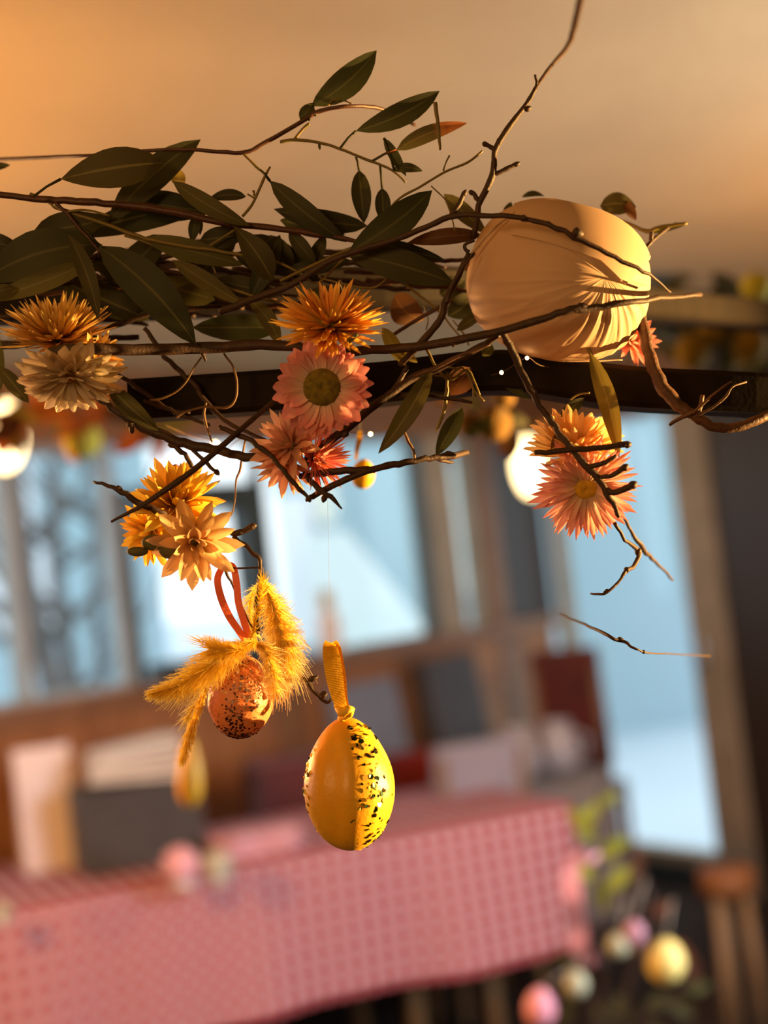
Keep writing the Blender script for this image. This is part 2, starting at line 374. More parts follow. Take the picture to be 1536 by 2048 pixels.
M['pane_pale'] = mat('far_white_panel', (0.88, 0.90, 0.94), 0.6)

# ------------------------------------------------------------------ hanging iron hoop
def swept_bar(mb, pts, hgt, dep):
    """rectangular bar along points, upright section"""
    n = len(pts); vs = []; fs = []
    for i in range(n):
        t = (pts[min(i + 1, n - 1)] - pts[max(i - 1, 0)]).normalized()
        side = t.cross(Vector((0, 0, 1))).normalized(); up = side.cross(t).normalized()
        bv = 0.12 * hgt
        ring = [(-dep / 2, -hgt / 2 + bv), (-dep / 2 + bv, -hgt / 2), (dep / 2 - bv, -hgt / 2), (dep / 2, -hgt / 2 + bv),
                (dep / 2, hgt / 2 - bv), (dep / 2 - bv, hgt / 2), (-dep / 2 + bv, hgt / 2), (-dep / 2, hgt / 2 - bv)]
        vs += [pts[i] + side * a + up * b for a, b in ring]
    for i in range(n - 1):
        for k in range(8):
            a = i * 8 + k; b = i * 8 + (k + 1) % 8
            fs.append((a, b, b + 8, a + 8))
    fs.append(tuple(range(7, -1, -1))); fs.append(tuple((n - 1) * 8 + k for k in range(8)))
    mb.add(vs, fs)
lower = [P(x, y, z) for x, y, z in spline([(268, 803, .615), (500, 788, .612), (760, 770, .610), (1000, 746, .610), (1250, 778, .612), (1536, 794, .618), (1750, 830, .63)], 6)]
upper = [P(x, y, z) for x, y, z in spline([(-260, 604, .66), (100, 602, .66), (540, 584, .68), (945, 580, .74), (1300, 610, .92), (1600, 640, 1.10), (1900, 670, 1.3)], 6)]
hoop = thing('hanging_hoop', 'black iron hoop bars hung under the ceiling carrying the twig decoration', 'hanging frame', lower[0])
q = MB(); swept_bar(q, lower, 0.0165, 0.022); q.build('lower_bar', M['iron'], hoop, False)
q = MB(); swept_bar(q, upper, 0.0190, 0.020); q.build('upper_bar', M['iron'], hoop, False)
q = MB(); swept_bar(q, [lower[-1], (lower[-1] + upper[-1]) / 2, upper[-1]], 0.012, 0.012); q.build('cross_bar', M['iron'], hoop, False)
q = MB(); e = upper[0]; q.tube([e, Vector((e.x, e.y, CEIL))], [0.0015] * 2, 6); q.build('cable', M['iron'], hoop)
q = MB(); e = lower[-1]; q.tube([e, Vector((e.x, e.y, CEIL))], [0.0015] * 2, 6); q.build('cable', M['iron'], hoop)

# ------------------------------------------------------------------ twigs
def px_tube(mb, pts, z, per=5, wob=0.35, sides=7):
    """pts: (px, py, thickness px[, z])"""
    full = [(p[0], p[1], p[2], (p[3] if len(p) > 3 else z)) for p in pts]
    sp = spline(full, per); q = []; r = []
    for i, (x, y, t, zz) in enumerate(sp):
        j = noise.noise(Vector((x * 0.05, y * 0.05, t))) * wob * min(t, 12)
        k = 1 + 0.16 * noise.noise(Vector((x * 0.11, y * 0.11, 3.1)))
        q.append(P(x + j, y - j, zz)); r.append(max(t, 1.2) * 0.5 * k * zz / F)
    mb.tube(q, r, sides)
def bud(parent, px, py, z, ln, wd, ang, m=None):
    mb = MB(); c = P(px, py, z); k = z / F
    ax = (RT * math.cos(ang) - UP * math.sin(ang)); s = D.cross(ax)
    def fn(d):
        t = d.z; rr = (1 - 0.35 * t) * wd / 2 * k
        return ax * (t * ln / 2 * k) + s * (d.x * rr) + D * (d.y * rr)
    mb.ball(c, 1, 8, 6, fn); return mb.build('bud', m or M['bud'], parent)
def twig(label, pts, z=0.575, sides=(), buds=(), m='bark', name='twig', group=None, cat='twig'):
    m = M[m]
    if not sides and not buds:
        q = MB(); px_tube(q, pts, z); return tag(q.build(name, m), label, cat, group)
    r = thing(name, label, cat, P(pts[0][0], pts[0][1], z), group)
    q = MB(); px_tube(q, pts, z); q.build('stem', m, r)
    for sd in sides:
        q = MB(); px_tube(q, sd, z); q.build('side_twig', m, r)
    for b in buds:
        bud(r, b[0], b[1], b[5] if len(b) > 5 else z, b[2], b[3], b[4])
    return r

twig('thick brown main twig running level behind strawflowers and across the lower white egg',
     [(100, 702, 20, .560), (160, 698, 24, .558), (240, 700, 25, .565), (400, 697, 24, .576), (520, 690, 22, .575), (680, 702, 20, .572), (830, 694, 19, .566), (960, 672, 18, .556), (1080, 640, 17, .546), (1130, 622, 17, .543), (1190, 615, 16, .545), (1292, 600, 12, .552), (1400, 590, 10, .60)],
     sides=[[(406, 706, 10), (412, 722, 5)], [(1002, 660, 12, .553), (1018, 690, 16, .555), (1042, 742, 15, .557), (1072, 800, 14, .56), (1104, 845, 14, .56), (1137, 890, 15, .558), (1180, 940, 15, .556), (1215, 985, 13, .556), (1238, 1035, 9, .556)],
            [(1068, 906, 11, .556), (1150, 899, 12, .555), (1256, 889, 13, .555)], [(1172, 935, 12, .556), (1205, 928, 11, .554), (1232, 912, 8, .553)],
            [(1195, 957, 10, .556), (1225, 951, 10, .554), (1250, 934, 13, .553)], [(1212, 982, 12, .556), (1240, 982, 13, .554), (1268, 968, 15, .553)]],
     buds=[(908, 688, 14, 10, 2.0, .56), (1165, 614, 26, 18, -.1, .544), (1256, 889, 16, 15, -.1, .555), (1251, 934, 16, 15, -.7, .553), (1267, 969, 18, 17, -.6, .553)])
twig('slim dark twig with a round black bud crossing the upper white egg',
     [(440, 625, 15, .585), (500, 600, 15, .58), (583, 570, 15, .575), (670, 517, 13, .57), (780, 483, 12, .566), (850, 455, 12, .56), (910, 432, 12, .555), (1000, 432, 11, .550), (1060, 440, 11, .547), (1105, 452, 12, .545), (1150, 474, 12, .544), (1230, 515, 10, .547), (1298, 550, 7, .553), (1340, 585, 5, .57)],
     sides=[[(902, 434, 13, .556), (918, 408, 11, .556), (929, 384, 9, .556)]], buds=[(1156, 466, 24, 21, .3, .542), (1050, 437, 22, 14, .2, .547), (929, 386, 16, 11, -1.1, .556)])
twig('upright knobbly twig rising above the white egg towards the ceiling',
     [(948, 475, 12, .585), (958, 410, 13, .583), (985, 350, 14, .582), (990, 302, 12, .582), (1015, 258, 13, .582), (1055, 205, 10, .583), (1074, 172, 8, .585), (1100, 135, 8, .62), (1135, 92, 11, .68), (1152, 40, 14, .74), (1172, -40, 15, .80)],
     sides=[[(990, 300, 10, .582), (970, 289, 9, .582)], [(986, 350, 9, .582), (1010, 340, 10, .582), (1035, 327, 8, .582)], [(958, 402, 11, .583), (943, 385, 9, .583)], [(1074, 172, 7, .585), (1070, 150, 5, .585)]],
     buds=[(971, 289, 15, 11, .5, .582), (1034, 328, 16, 10, -.5, .582), (1056, 217, 16, 12, -.5, .583), (1000, 280, 16, 13, -1.2, .582), (943, 386, 14, 10, .9, .583)])
twig('dark forked twig leaning down from the left edge of the white egg', 
     [(938, 505, 9, .57), (915, 555, 13, .57), (893, 600, 15, .57), (880, 640, 15, .57), (838, 690, 15, .575), (800, 730, 12, .58)],
     sides=[[(893, 606, 8, .568), (905, 570, 6, .567), (930, 528, 6, .566), (945, 512, 5, .566)], [(938, 505, 8, .57), (930, 490, 7, .57), (950, 480, 6, .57)]], buds=[(945, 510, 14, 8, -.8, .566)])
twig('bent thin twig hanging below the pink and orange strawflower pair on the right',
     [(1230, 1045, 8, .57), (1250, 1080, 7, .575), (1278, 1102, 10, .59), (1268, 1132, 9, .585), (1252, 1142, 8, .575), (1236, 1165, 6, .573), (1210, 1186, 6, .572), (1182, 1187, 4, .578)],
     sides=[[(1240, 1020, 6, .60), (1262, 1062, 7, .61), (1284, 1096, 11, .62), (1310, 1122, 7, .64), (1345, 1160, 5, .66)]], buds=[(1253, 1141, 15, 12, 2, .575), (1212, 1183, 14, 8, 2.6, .572), (1276, 1104, 18, 14, 1.7, .588)])
twig('short bare twig end floating low in front of the pale blue door glass',
     [(1120, 1228, 4, .66), (1160, 1245, 5, .62), (1210, 1268, 7, .575), (1245, 1283, 7, .572), (1287, 1304, 4, .572), (1345, 1308, 3, .62), (1420, 1312, 3, .68)], buds=[(1243, 1280, 18, 9, .5, .572), (1288, 1304, 9, 8, .4, .572)])
twig('long dark twig sloping down from the cream strawflower to the coral flower pair',
     [(150, 770, 12, .585), (205, 800, 17, .58), (260, 838, 20, .578), (330, 873, 22, .576), (395, 893, 20, .575), (450, 903, 19, .573), (520, 917, 16, .571), (580, 900, 9, .575)],
     sides=[[(262, 845, 16), (264, 862, 8)], [(385, 898, 8, .575), (412, 924, 8, .573), (434, 944, 7, .573)], [(340, 885, 12), (368, 910, 10), (384, 935, 9)]], buds=[(434, 945, 15, 11, .8, .573), (264, 862, 12, 10, 1.4, .578)])
twig('straight thin twig crossing in front of the yellow strawflower from lower left to upper right',
     [(222, 1044, 5, .555), (290, 1008, 11, .555), (350, 967, 13, .556), (400, 930, 13, .558), (450, 887, 12, .562), (512, 833, 11, .57), (575, 780, 9, .58), (610, 750, 7, .585)])
twig('pointed dark twig reaching left out of the yellow strawflower', 
     [(345, 1040, 13, .567), (320, 1024, 14, .563), (275, 1005, 14, .562), (236, 979, 11, .562), (188, 963, 5, .57)], buds=[(238, 978, 16, 13, .3, .562)])
twig('small twigs beside the peach strawflower from which the salmon ribbon hangs',
     [(430, 1055, 9, .575), (468, 1067, 13, .572), (488, 1062, 12, .572), (506, 1052, 14, .572)],
     sides=[[(466, 1072, 9, .572), (492, 1094, 9, .572), (516, 1115, 9, .572), (521, 1136, 8, .572), (521, 1160, 9, .57), (516, 1185, 8, .57), (513, 1213, 8, .57), (517, 1262, 9, .57)], [(438, 1131, 8, .572), (455, 1135, 5, .572), (490, 1136, 4, .572), (520, 1135, 4, .572)],
            [(447, 1137, 7, .572), (462, 1162, 5, .574), (485, 1215, 4, .576), (503, 1252, 4, .575), (516, 1268, 5, .572)], [(400, 1110, 8, .58), (425, 1122, 9, .575), (447, 1133, 9, .572)]],
     buds=[(507, 1052, 14, 13, -.3, .572), (450, 1134, 18, 13, .2, .572), (511, 1236, 12, 10, 2.2, .571)])
twig('dark twig running down through the coral flowers to a fine point',
     [(440, 852, 9, .568), (480, 872, 11, .566), (517, 890, 11, .562), (560, 932, 10, .556), (593, 970, 10, .556), (622, 1003, 6, .557)], buds=[(600, 980, 14, 10, .8, .556)])
twig('short brown thorny twig pointing down right below the coral flowers',
     [(606, 948, 11, .565), (630, 968, 12, .562), (655, 988, 12, .56), (684, 1018, 3, .56)], buds=[(648, 998, 16, 12, 1.9, .561)])
twig('forked dark twig spreading right under the coral flowers past the small hanging yellow egg',
     [(612, 1000, 9, .566), (640, 985, 13, .565), (680, 965, 14, .564), (735, 942, 14, .564), (800, 927, 14, .565), (850, 918, 12, .568), (900, 912, 15, .575), (935, 905, 10, .60)],
     sides=[[(600, 952, 12, .568), (650, 945, 15, .566), (700, 941, 15, .565), (752, 938, 13, .564)], [(870, 915, 10, .570), (905, 925, 6, .585)]], buds=[(900, 911, 26, 18, 0, .575)])
twig('stout twig with a sunlit edge running from the coral flowers up under the white egg',
     [(600, 905, 15, .568), (640, 893, 17, .566), (690, 860, 18, .566), (735, 822, 18, .568), (783, 787, 16, .57), (833, 752, 17, .572), (880, 735, 16, .57), (962, 693, 14, .565), (1000, 668, 10, .56)],
     sides=[[(783, 787, 12), (800, 760, 11), (812, 738, 10)], [(800, 790, 9), (850, 790, 9), (900, 797, 9), (945, 805, 6)]], buds=[(690, 869, 18, 12, 2.5, .562), (812, 738, 16, 10, -1, .57)])
twig('golden brown strip standing in for the lit edge of the stout twig left below the white egg',
     [(830, 752, 7, .562), (870, 736, 8, .560), (915, 714, 8, .558), (980, 690, 4, .556)], m='bark_tan')  # lit edge of the stout twig, laid on as a strip of lighter bark
twig('thick curved brown vine stem to the right below the white egg',
     [(1270, 600, 24, .59), (1286, 650, 24, .585), (1296, 700, 25, .58), (1318, 760, 28, .576), (1350, 805, 27, .574), (1385, 830, 22, .572), (1420, 852, 20, .572), (1470, 856, 20, .572), (1520, 838, 20, .574), (1570, 812, 14, .58)],
     sides=[[(1385, 828, 7, .568), (1420, 795, 6, .566), (1450, 772, 5, .566), (1462, 764, 4, .568)], [(1392, 832, 7, .568), (1425, 815, 5, .566), (1450, 795, 6, .566), (1466, 773, 4, .566), (1492, 764, 5, .57)], [(1398, 824, 11, .568), (1405, 790, 8, .568)], [(1390, 822, 8, .568), (1350, 842, 8, .57), (1340, 850, 5, .57)]],
     m='bark_tan', name='vine_stem', cat='vine')
twig('thin twig fork sticking out right of the white egg',
     [(1284, 505, 9, .60), (1300, 486, 8, .60), (1320, 468, 7, .61), (1352, 446, 5, .64)], sides=[[(1303, 484, 9, .60), (1302, 464, 10, .60)]])
twig('short reddish twig behind the dark fork above the hanging bar',
     [(775, 678, 7, .60), (820, 648, 8, .60), (862, 624, 8, .60), (905, 600, 7, .60)], m='bark_red')
twig('knobbly twig tip with two curled buds beside the yellow egg ribbon',
     [(575, 1320, 6, .575), (592, 1341, 9, .573), (612, 1362, 8, .572), (634, 1388, 8, .572), (655, 1404, 7, .572), (661, 1396, 6, .572)],
     sides=[[(612, 1360, 7, .571), (628, 1358, 6, .57), (636, 1350, 5, .57)], [(640, 1392, 6, .57), (645, 1385, 5, .57), (652, 1384, 4, .57)]], buds=[(627, 1357, 20, 12, -.4, .57), (648, 1391, 16, 11, -.5, .57)], m='bark')
twig('thin dark twig slanting down across the black bar between the cream and pink flowers',
     [(290, 655, 10, .60), (330, 712, 11, .60), (383, 765, 11, .598), (425, 820, 10, .595), (480, 858, 9, .59), (540, 885, 8, .58)], m='bark')
twig('thin dark twig leaving the cream strawflower along the black bar',
     [(215, 740, 7, .60), (260, 765, 9, .60), (310, 800, 10, .598), (350, 825, 8, .595), (420, 850, 7, .59)], sides=[[(290, 800, 8, .598), (330, 818, 7, .597), (380, 826, 5, .597)]], m='bark')

# fine dry tendrils
for lab, pts in (
    ('long curling dry tendril looping over the black bar left of the pink daisy', [(447, 707, 5), (466, 735, 5), (474, 767, 5), (470, 800, 5), (452, 815, 6), (410, 814, 5), (370, 824, 5), (352, 836, 5)]),
    ('short dry tendril bridging two twigs over the black bar', [(405, 712, 4), (388, 735, 4), (372, 764, 4), (350, 785, 4), (322, 797, 5), (300, 800, 4)]),
    ('dry tendril hanging between the twin fairy lights and the window', [(490, 880, 4), (485, 910, 5), (480, 940, 5), (472, 962, 4), (470, 1000, 3), (462, 1030, 3), (445, 1040, 3)]),
    ('golden dry tendril curl below the black bar near the twin fairy lights', [(412, 805, 5), (408, 830, 6), (415, 860, 5), (425, 885, 4)]),
    ('pale thin tendril hanging under the olive leaf right of the pink daisy', [(805, 855, 5), (815, 880, 7), (826, 900, 6), (830, 925, 5)])):
    q = MB(); px_tube(q, pts, .586, wob=0.2, sides=6); tag(q.build('tendril', M['tendril']), lab, 'tendril')

# ------------------------------------------------------------------ eucalyptus
def leaf(parent, b, t, wpx, z=0.59, dz=0.0, bow=0.0, m='leaf', fold=0.22, pet=None, widest=0.45, roll=0.0, wave=0.0):
    """leaf from base pixel b to tip pixel t; wpx its width; bow bends the midline; pet = pixel where its stalk starts"""
    bx, by = b; tx, ty = t; L = math.hypot(tx - bx, ty - by); nx, ny = -(ty - by) / L, (tx - bx) / L
    n, mcs = 9, (-1, -0.5, 0, 0.5, 1)
    mb = MB(); vs = []; uvs = []; fs = []
    for i in range(n + 1):
        s = i / n
        e = math.log(0.5) / math.log(widest)
        w_ = math.sin(math.pi * min(1, max(0, s)) ** e) ** 0.72 * wpx / 2 if 0 < s < 1 else 0.6
        cx = bx + (tx - bx) * s + nx * bow * 4 * s * (1 - s); cy = by + (ty - by) * s + ny * bow * 4 * s * (1 - s)
        zz = z + dz * (s - 0.5) + 0.010 * (s - 0.5) ** 2 * (wpx / 50)
        for a in mcs:
            x = cx + nx * a * w_; y = cy + ny * a * w_
            dd = (abs(a) * fold * -1 + roll * a) * w_ * zz / F + wave * math.sin(s * 9 + a) * 0.001
            vs.append(P(x, y, zz + dd)); uvs.append((a * 0.5 + 0.5, s))
    c = len(mcs)
    for i in range(n):
        for k in range(c - 1):
            a = i * c + k; fs.append((a, a + 1, a + 1 + c, a + c))
    mb.add(vs, fs, uvs)
    if pet:
        q0 = P(pet[0], pet[1], z); q1 = P(bx, by, z - dz / 2); mid = (q0 + q1) / 2 + UP * 0.0006
        mb.tube([q0, mid, q1], [0.00055, 0.0005, 0.0006], 5)
    return mb.build('leaf', M[m], parent)
def sprig(label, stems, leaves, z=0.59, m='stem_green', name='eucalyptus_sprig', cat='foliage', group=None):
    r = thing(name, label, cat, P(stems[0][0][0], stems[0][0][1], z), group)
    for i, st in enumerate(stems):
        q = MB(); px_tube(q, st, z, wob=0.2); q.build('stem' if i == 0 else 'side_stem', M[m] if i == 0 else M['stem_green'], r)
    for lf in leaves:
        lf = list(lf); kw = lf.pop() if isinstance(lf[-1], dict) else {}
        kw.setdefault('z', z); leaf(r, *lf, **kw)
    return r

sprig('slender eucalyptus sprig arching highest against the ceiling with two dark upright leaves',
      [[(-30, 320, 8, .66), (100, 314, 8, .62), (190, 310, 7, .595), (320, 300, 8, .59), (400, 300, 8), (485, 305, 9), (530, 285, 9), (600, 245, 9), (640, 222, 9), (700, 212, 8), (760, 217, 8, .60), (830, 250, 7, .62)],
       [(560, 284, 7), (590, 280, 7), (650, 288, 6), (680, 298, 6), (730, 318, 6), (783, 340, 5), (812, 365, 4)], [(485, 307, 6), (520, 340, 6), (545, 368, 5)], [(655, 212, 4), (668, 200, 4), (690, 202, 3), (704, 208, 3)], [(588, 280, 6), (606, 258, 6), (618, 248, 7)]],
      [((623, 212), (753, 101), 60, dict(bow=10, pet=(632, 232), widest=.5)), ((600, 238), (628, 206), 26, dict(pet=(620, 240))),
       ((712, 262), (879, 182), 50, dict(bow=9, pet=(680, 297), widest=.52)), ((793, 300), (934, 246), 34, dict(bow=-8, m='leaf_tan', pet=(745, 322), widest=.42)),
       ((768, 276), (812, 352), 22, dict(pet=(790, 345))), ((785, 340), (845, 342), 20, dict(bow=-6)), ((540, 362), (693, 484), 46, dict(bow=6, pet=(520, 340), z=.582, fold=.1)),
       ((718, 340), (728, 446), 40, dict(pet=(712, 314), z=.594)), ((764, 376), (768, 448), 32, dict(pet=(760, 330), z=.596)), ((638, 286), (640, 300), 6, dict())],
      z=.588, m='bark_red')
sprig('sturdy eucalyptus sprig entering from the left edge with the broad olive leaf',
      [[(-30, 385, 12), (70, 398, 14), (140, 402, 15), (210, 406, 15), (350, 424, 15), (430, 442, 15), (560, 458, 13), (650, 470, 11), (720, 484, 8)], [(60, 388, 8), (100, 405, 7), (120, 418, 8), (210, 448, 8), (290, 477, 8), (377, 493, 8), (467, 507, 7), (540, 520, 6), (600, 545, 5)],
       [(485, 433, 6), (505, 408, 6), (520, 375, 6), (530, 352, 6), (541, 333, 4)], [(508, 396, 4), (495, 388, 4)], [(508, 392, 4), (507, 381, 6)]],
      [((122, 358), (329, 326), 82, dict(bow=-6, m='leaf_olive', pet=(66, 394), z=.574, widest=.55, fold=.12)), ((215, 448), (401, 279), 66, dict(bow=-12, z=.590, widest=.52)),
       ((260, 400), (420, 425), 60, dict(z=.597)), ((345, 362), (500, 452), 38, dict(bow=6, z=.576, m='leaf_olive', fold=.1)),
       ((492, 393), (418, 398), 24, dict(bow=6, z=.594)), ((392, 430), (384, 484), 24, dict(z=.594)), ((402, 436), (400, 470), 10, dict(z=.596)),
       ((468, 452), (545, 562), 58, dict(bow=-6, z=.578, m='leaf_olive', widest=.6)), ((735, 452), (548, 418), 46, dict(bow=-6, z=.597)),
       ((20, 330), (-60, 338), 18, dict(z=.62)), ((345, 340), (368, 372), 30, dict(m='leaf_yellow', z=.602))],
      z=.584, m='bark_red')
sprig('drooping eucalyptus sprig at the left with big dark leaves hanging over the cream flowers',
      [[(110, 405, 9), (130, 425, 8), (150, 446, 7), (180, 480, 6), (200, 505, 5)], [(130, 425, 6), (170, 420, 5), (220, 432, 5)]],
      [((225, 432), (68, 462), 66, dict(bow=-6, z=.585, widest=.6, m='leaf')), ((205, 490), (-35, 560), 96, dict(bow=20, z=.580, widest=.5, fold=.1)), ((188, 520), (-40, 602), 42, dict(bow=-6, m='leaf_olive', z=.576)),
       ((138, 470), (197, 640), 36, dict(bow=-8, m='leaf_olive', z=.570)), ((198, 492), (392, 690), 84, dict(bow=-14, m='leaf', z=.566, pet=(160, 450), fold=.08)), ((-40, 470), (38, 492), 40, dict(bow=6, z=.59)),
       ((30, 575), (-40, 590), 26, dict(m='leaf_olive', z=.572)), ((0, 735), (58, 806), 32, dict(m='leaf_olive', z=.59)), ((-10, 660), (2, 780), 26, dict(m='leaf_olive', z=.6)), ((212, 765), (318, 862), 38, dict(m='leaf_olive', z=.572, bow=4))],
      z=.582, m='bark_red')
sprig('dense middle eucalyptus sprig with crossed long leaves left of the white egg',
      [[(560, 562, 6), (610, 538, 6), (660, 515, 7), (700, 498, 7), (740, 478, 6), (790, 405, 5), (840, 374, 5), (890, 344, 5), (935, 325, 5), (965, 302, 5)], [(886, 342, 4), (892, 325, 3), (899, 311, 4)], [(880, 300, 5), (876, 250, 8), (870, 205, 9)], [(862, 372, 3), (890, 400, 3), (905, 440, 3), (910, 462, 3)],
       [(690, 515, 5), (660, 545, 5), (645, 560, 5), (628, 566, 4), (600, 545, 4)], [(640, 556, 5), (690, 568, 5), (745, 576, 5), (775, 556, 4)], [(680, 560, 6), (690, 585, 6), (700, 605, 6)]],
      [((698, 503), (864, 381), 66, dict(bow=8, z=.572, widest=.52)), ((690, 505), (908, 566), 66, dict(bow=-5, z=.576, fold=.1, widest=.5)),
       ((888, 388), (972, 466), 36, dict(m='leaf_olive', z=.60)), ((963, 470), (815, 486), 34, dict(m='leaf_brown', z=.585, bow=5)), ((578, 462), (632, 530), 32, dict(z=.588)),
       ((700, 520), (560, 545), 34, dict(z=.592, m='leaf')), ((650, 470), (610, 560), 30, dict(z=.595)), ((735, 480), (890, 520), 30, dict(z=.592, m='leaf'))],
      z=.58)
sprig('shadowed eucalyptus sprig in the middle tangle above the orange strawflower',
      [[(250, 470, 7), (330, 500, 6), (420, 560, 6), (500, 590, 6), (580, 610, 6)], [(410, 495, 5), (420, 520, 4), (432, 548, 4)], [(470, 460, 6), (430, 485, 5), (412, 495, 5)]],
      [((290, 476), (486, 530), 46, dict(z=.586, m='leaf_olive')), ((345, 520), (486, 610), 36, dict(z=.582, m='leaf_olive')), ((400, 480), (490, 470), 46, dict(z=.592)), ((560, 655), (385, 655), 56, dict(z=.60)),
       ((500, 600), (560, 695), 34, dict(z=.592, m='leaf_olive', bow=-10)), ((430, 560), (560, 590), 44, dict(z=.60)), ((540, 470), (585, 560), 50, dict(z=.6)), ((620, 580), (730, 640), 60, dict(z=.605)), ((415, 408), (140, 474), 62, dict(z=.601, bow=8)), ((470, 445), (395, 560), 58, dict(z=.603)), ((500, 470), (640, 560), 52, dict(z=.604)), ((330, 470), (220, 570), 60, dict(z=.606)), ((120, 560), (300, 640), 64, dict(z=.608)), ((720, 470), (860, 555), 56, dict(z=.603)), ((430, 600), (300, 560), 54, dict(z=.604, m='leaf_olive')), ((560, 470), (500, 600), 46, dict(z=.598)), ((470, 510), (560, 530), 40, dict(z=.602)), ((180, 520), (330, 560), 60, dict(z=.61)), ((560, 440), (690, 470), 40, dict(z=.606))],
      z=.588)
sprig('eucalyptus leaves hanging in the gap under the upper bar left of the white egg',
      [[(800, 560, 5), (850, 600, 5), (880, 625, 5), (905, 655, 4), (925, 680, 4)], [(848, 610, 3), (856, 640, 3), (852, 660, 3)], [(905, 640, 3), (925, 665, 4), (938, 690, 4)], [(915, 660, 3), (935, 640, 3), (958, 635, 3)]],
      [((790, 588), (848, 640), 62, dict(z=.62, bow=12, m='leaf_brown')), ((945, 590), (895, 632), 50, dict(z=.62, bow=-6)), ((914, 661), (968, 628), 22, dict(z=.59, m='leaf_olive', bow=-3)), ((765, 655), (812, 732), 30, dict(z=.59, m='leaf_yellow')),
       ((640, 575), (715, 640), 50, dict(z=.63)), ((880, 590), (930, 560), 50, dict(z=.63))],
      z=.60)
sprig('long narrow olive leaves hanging below the black bar right of the pink daisy',
      [[(850, 690, 6), (870, 730, 6), (900, 760, 5), (935, 740, 5), (960, 790, 4)], [(900, 752, 5), (925, 735, 5), (945, 770, 5), (948, 795, 5)], [(945, 772, 4), (952, 785, 5), (968, 803, 5)], [(895, 745, 5), (893, 790, 9), (885, 830, 8), (872, 862, 5)], [(870, 738, 4), (895, 735, 4), (915, 738, 4)], [(868, 752, 4), (890, 752, 4), (905, 760, 4)]],
      [((864, 735), (757, 907), 42, dict(z=.568, m='leaf_olive', bow=-7)), ((940, 735), (900, 790), 52, dict(z=.59, m='leaf_brown')), ((925, 815), (872, 912), 36, dict(z=.592)), ((985, 690), (965, 712), 24, dict(z=.59, m='leaf_olive')), ((800, 700), (835, 725), 18, dict(m='leaf_yellow', z=.59)), ((985, 745), (1060, 800), 20, dict(z=.60, m='leaf'))],
      z=.582)
sprig('leaf spray tucked behind the white egg with a curled green leaf on top',
      [[(1000, 440, 5), (1060, 405, 4), (1110, 410, 4), (1180, 430, 4), (1240, 440, 5), (1290, 462, 8), (1320, 455, 8), (1375, 446, 7)]],
      [((1200, 412), (1272, 414), 46, dict(bow=-6, m='leaf_olive')), ((1248, 400), (1272, 440), 22, dict(m='leaf_brown')), ((1044, 394), (1088, 392), 12, dict(bow=-6)), ((1012, 436), (1022, 404), 20, dict()), ((1290, 466), (1378, 446), 14, dict(z=.63, m='leaf_olive'))],
      z=.622)
sprig('long yellow green leaf blade hanging under the white egg onto the right flowers',
      [[(1170, 690, 8), (1185, 715, 8), (1195, 760, 8)], [(1140, 800, 4), (1155, 790, 4), (1180, 785, 4)]],
      [((1180, 705), (1238, 915), 40, dict(m='leaf_yellow', z=.563, bow=-8)), ((1122, 834), (1168, 796), 26, dict(z=.58)), ((1120, 862), (1102, 898), 14, dict(z=.566, m='leaf_brown'))],
      z=.575)
# dark twig bundle along the bars
for i in range(44):
    x0 = rnd.uniform(-60, 520); y0 = rnd.uniform(500, 690); ln = rnd.uniform(160, 420); sl = rnd.uniform(-0.28, 0.22); t = rnd.uniform(8, 22); z = rnd.uniform(.605, .645)
    if y0 + sl * ln > 712: sl = -abs(sl)
    if y0 + sl * ln < 480: sl = abs(sl) * 0.5
    pts = [(x0 + ln * k / 4, y0 + sl * ln * k / 4 + rnd.uniform(-9, 9), t * (1 - 0.12 * k), z) for k in range(5)]
    if any(y > 640 and 300 < x < 560 for x, y, *_ in pts): continue
    twig('dark brown twig bundled with others along the iron bar behind the eucalyptus leaves', pts, z, m=rnd.choice(['bark', 'bark', 'bark_red']), group='dark twigs bundled along the bar')
for i in range(12):
    x0 = rnd.uniform(640, 760); y0 = rnd.uniform(500, 575); ln = rnd.uniform(120, 240); sl = rnd.uniform(-0.1, 0.12); t = rnd.uniform(6, 13); z = rnd.uniform(.605, .64)
    pts = [(x0 + ln * k / 4, y0 + sl * ln * k / 4 + rnd.uniform(-6, 6), t * (1 - 0.1 * k), z) for k in range(5)]
    twig('dark brown twig bundled with others along the iron bar behind the eucalyptus leaves', pts, z, m=rnd.choice(['bark', 'bark_red']), group='dark twigs bundled along the bar')

# ------------------------------------------------------------------ strawflowers
def petal_mesh(name, m, width, curl, cup, notch=0.0, n=5, tip=0.5, blunt=False):
    mb = MB(); vs = []; uvs = []; fs = []; cs = (-1, -0.33, 0.33, 1)
    for i in range(n + 1):
        s = i / n
        wv = width / 2 * (math.sin(math.pi * (0.12 + 0.88 * s) ** 0.9) ** tip if s < 1 else 0.10)
        wv = max(wv, width * 0.05)
        if blunt: wv = width / 2 * (0.55 + 0.45 * min(1, s / 0.5)) * (1 if s < 0.75 else 1 - 0.62 * ((s - 0.75) / 0.25) ** 1.6)
        for a in cs:
            x = s + (notch * (1 - abs(a)) * (s == 1)) - (0.03 * abs(a) if s == 1 else 0)
            vs.append((x, a * wv, curl * s * s + cup * a * a * wv)); uvs.append((a * 0.5 + 0.5, s))
    for i in range(n):
        for k in range(3):
            a = i * 4 + k; fs.append((a, a + 1, a + 5, a + 4))
    mb.add(vs, fs, uvs); return mb.mesh(name, m)
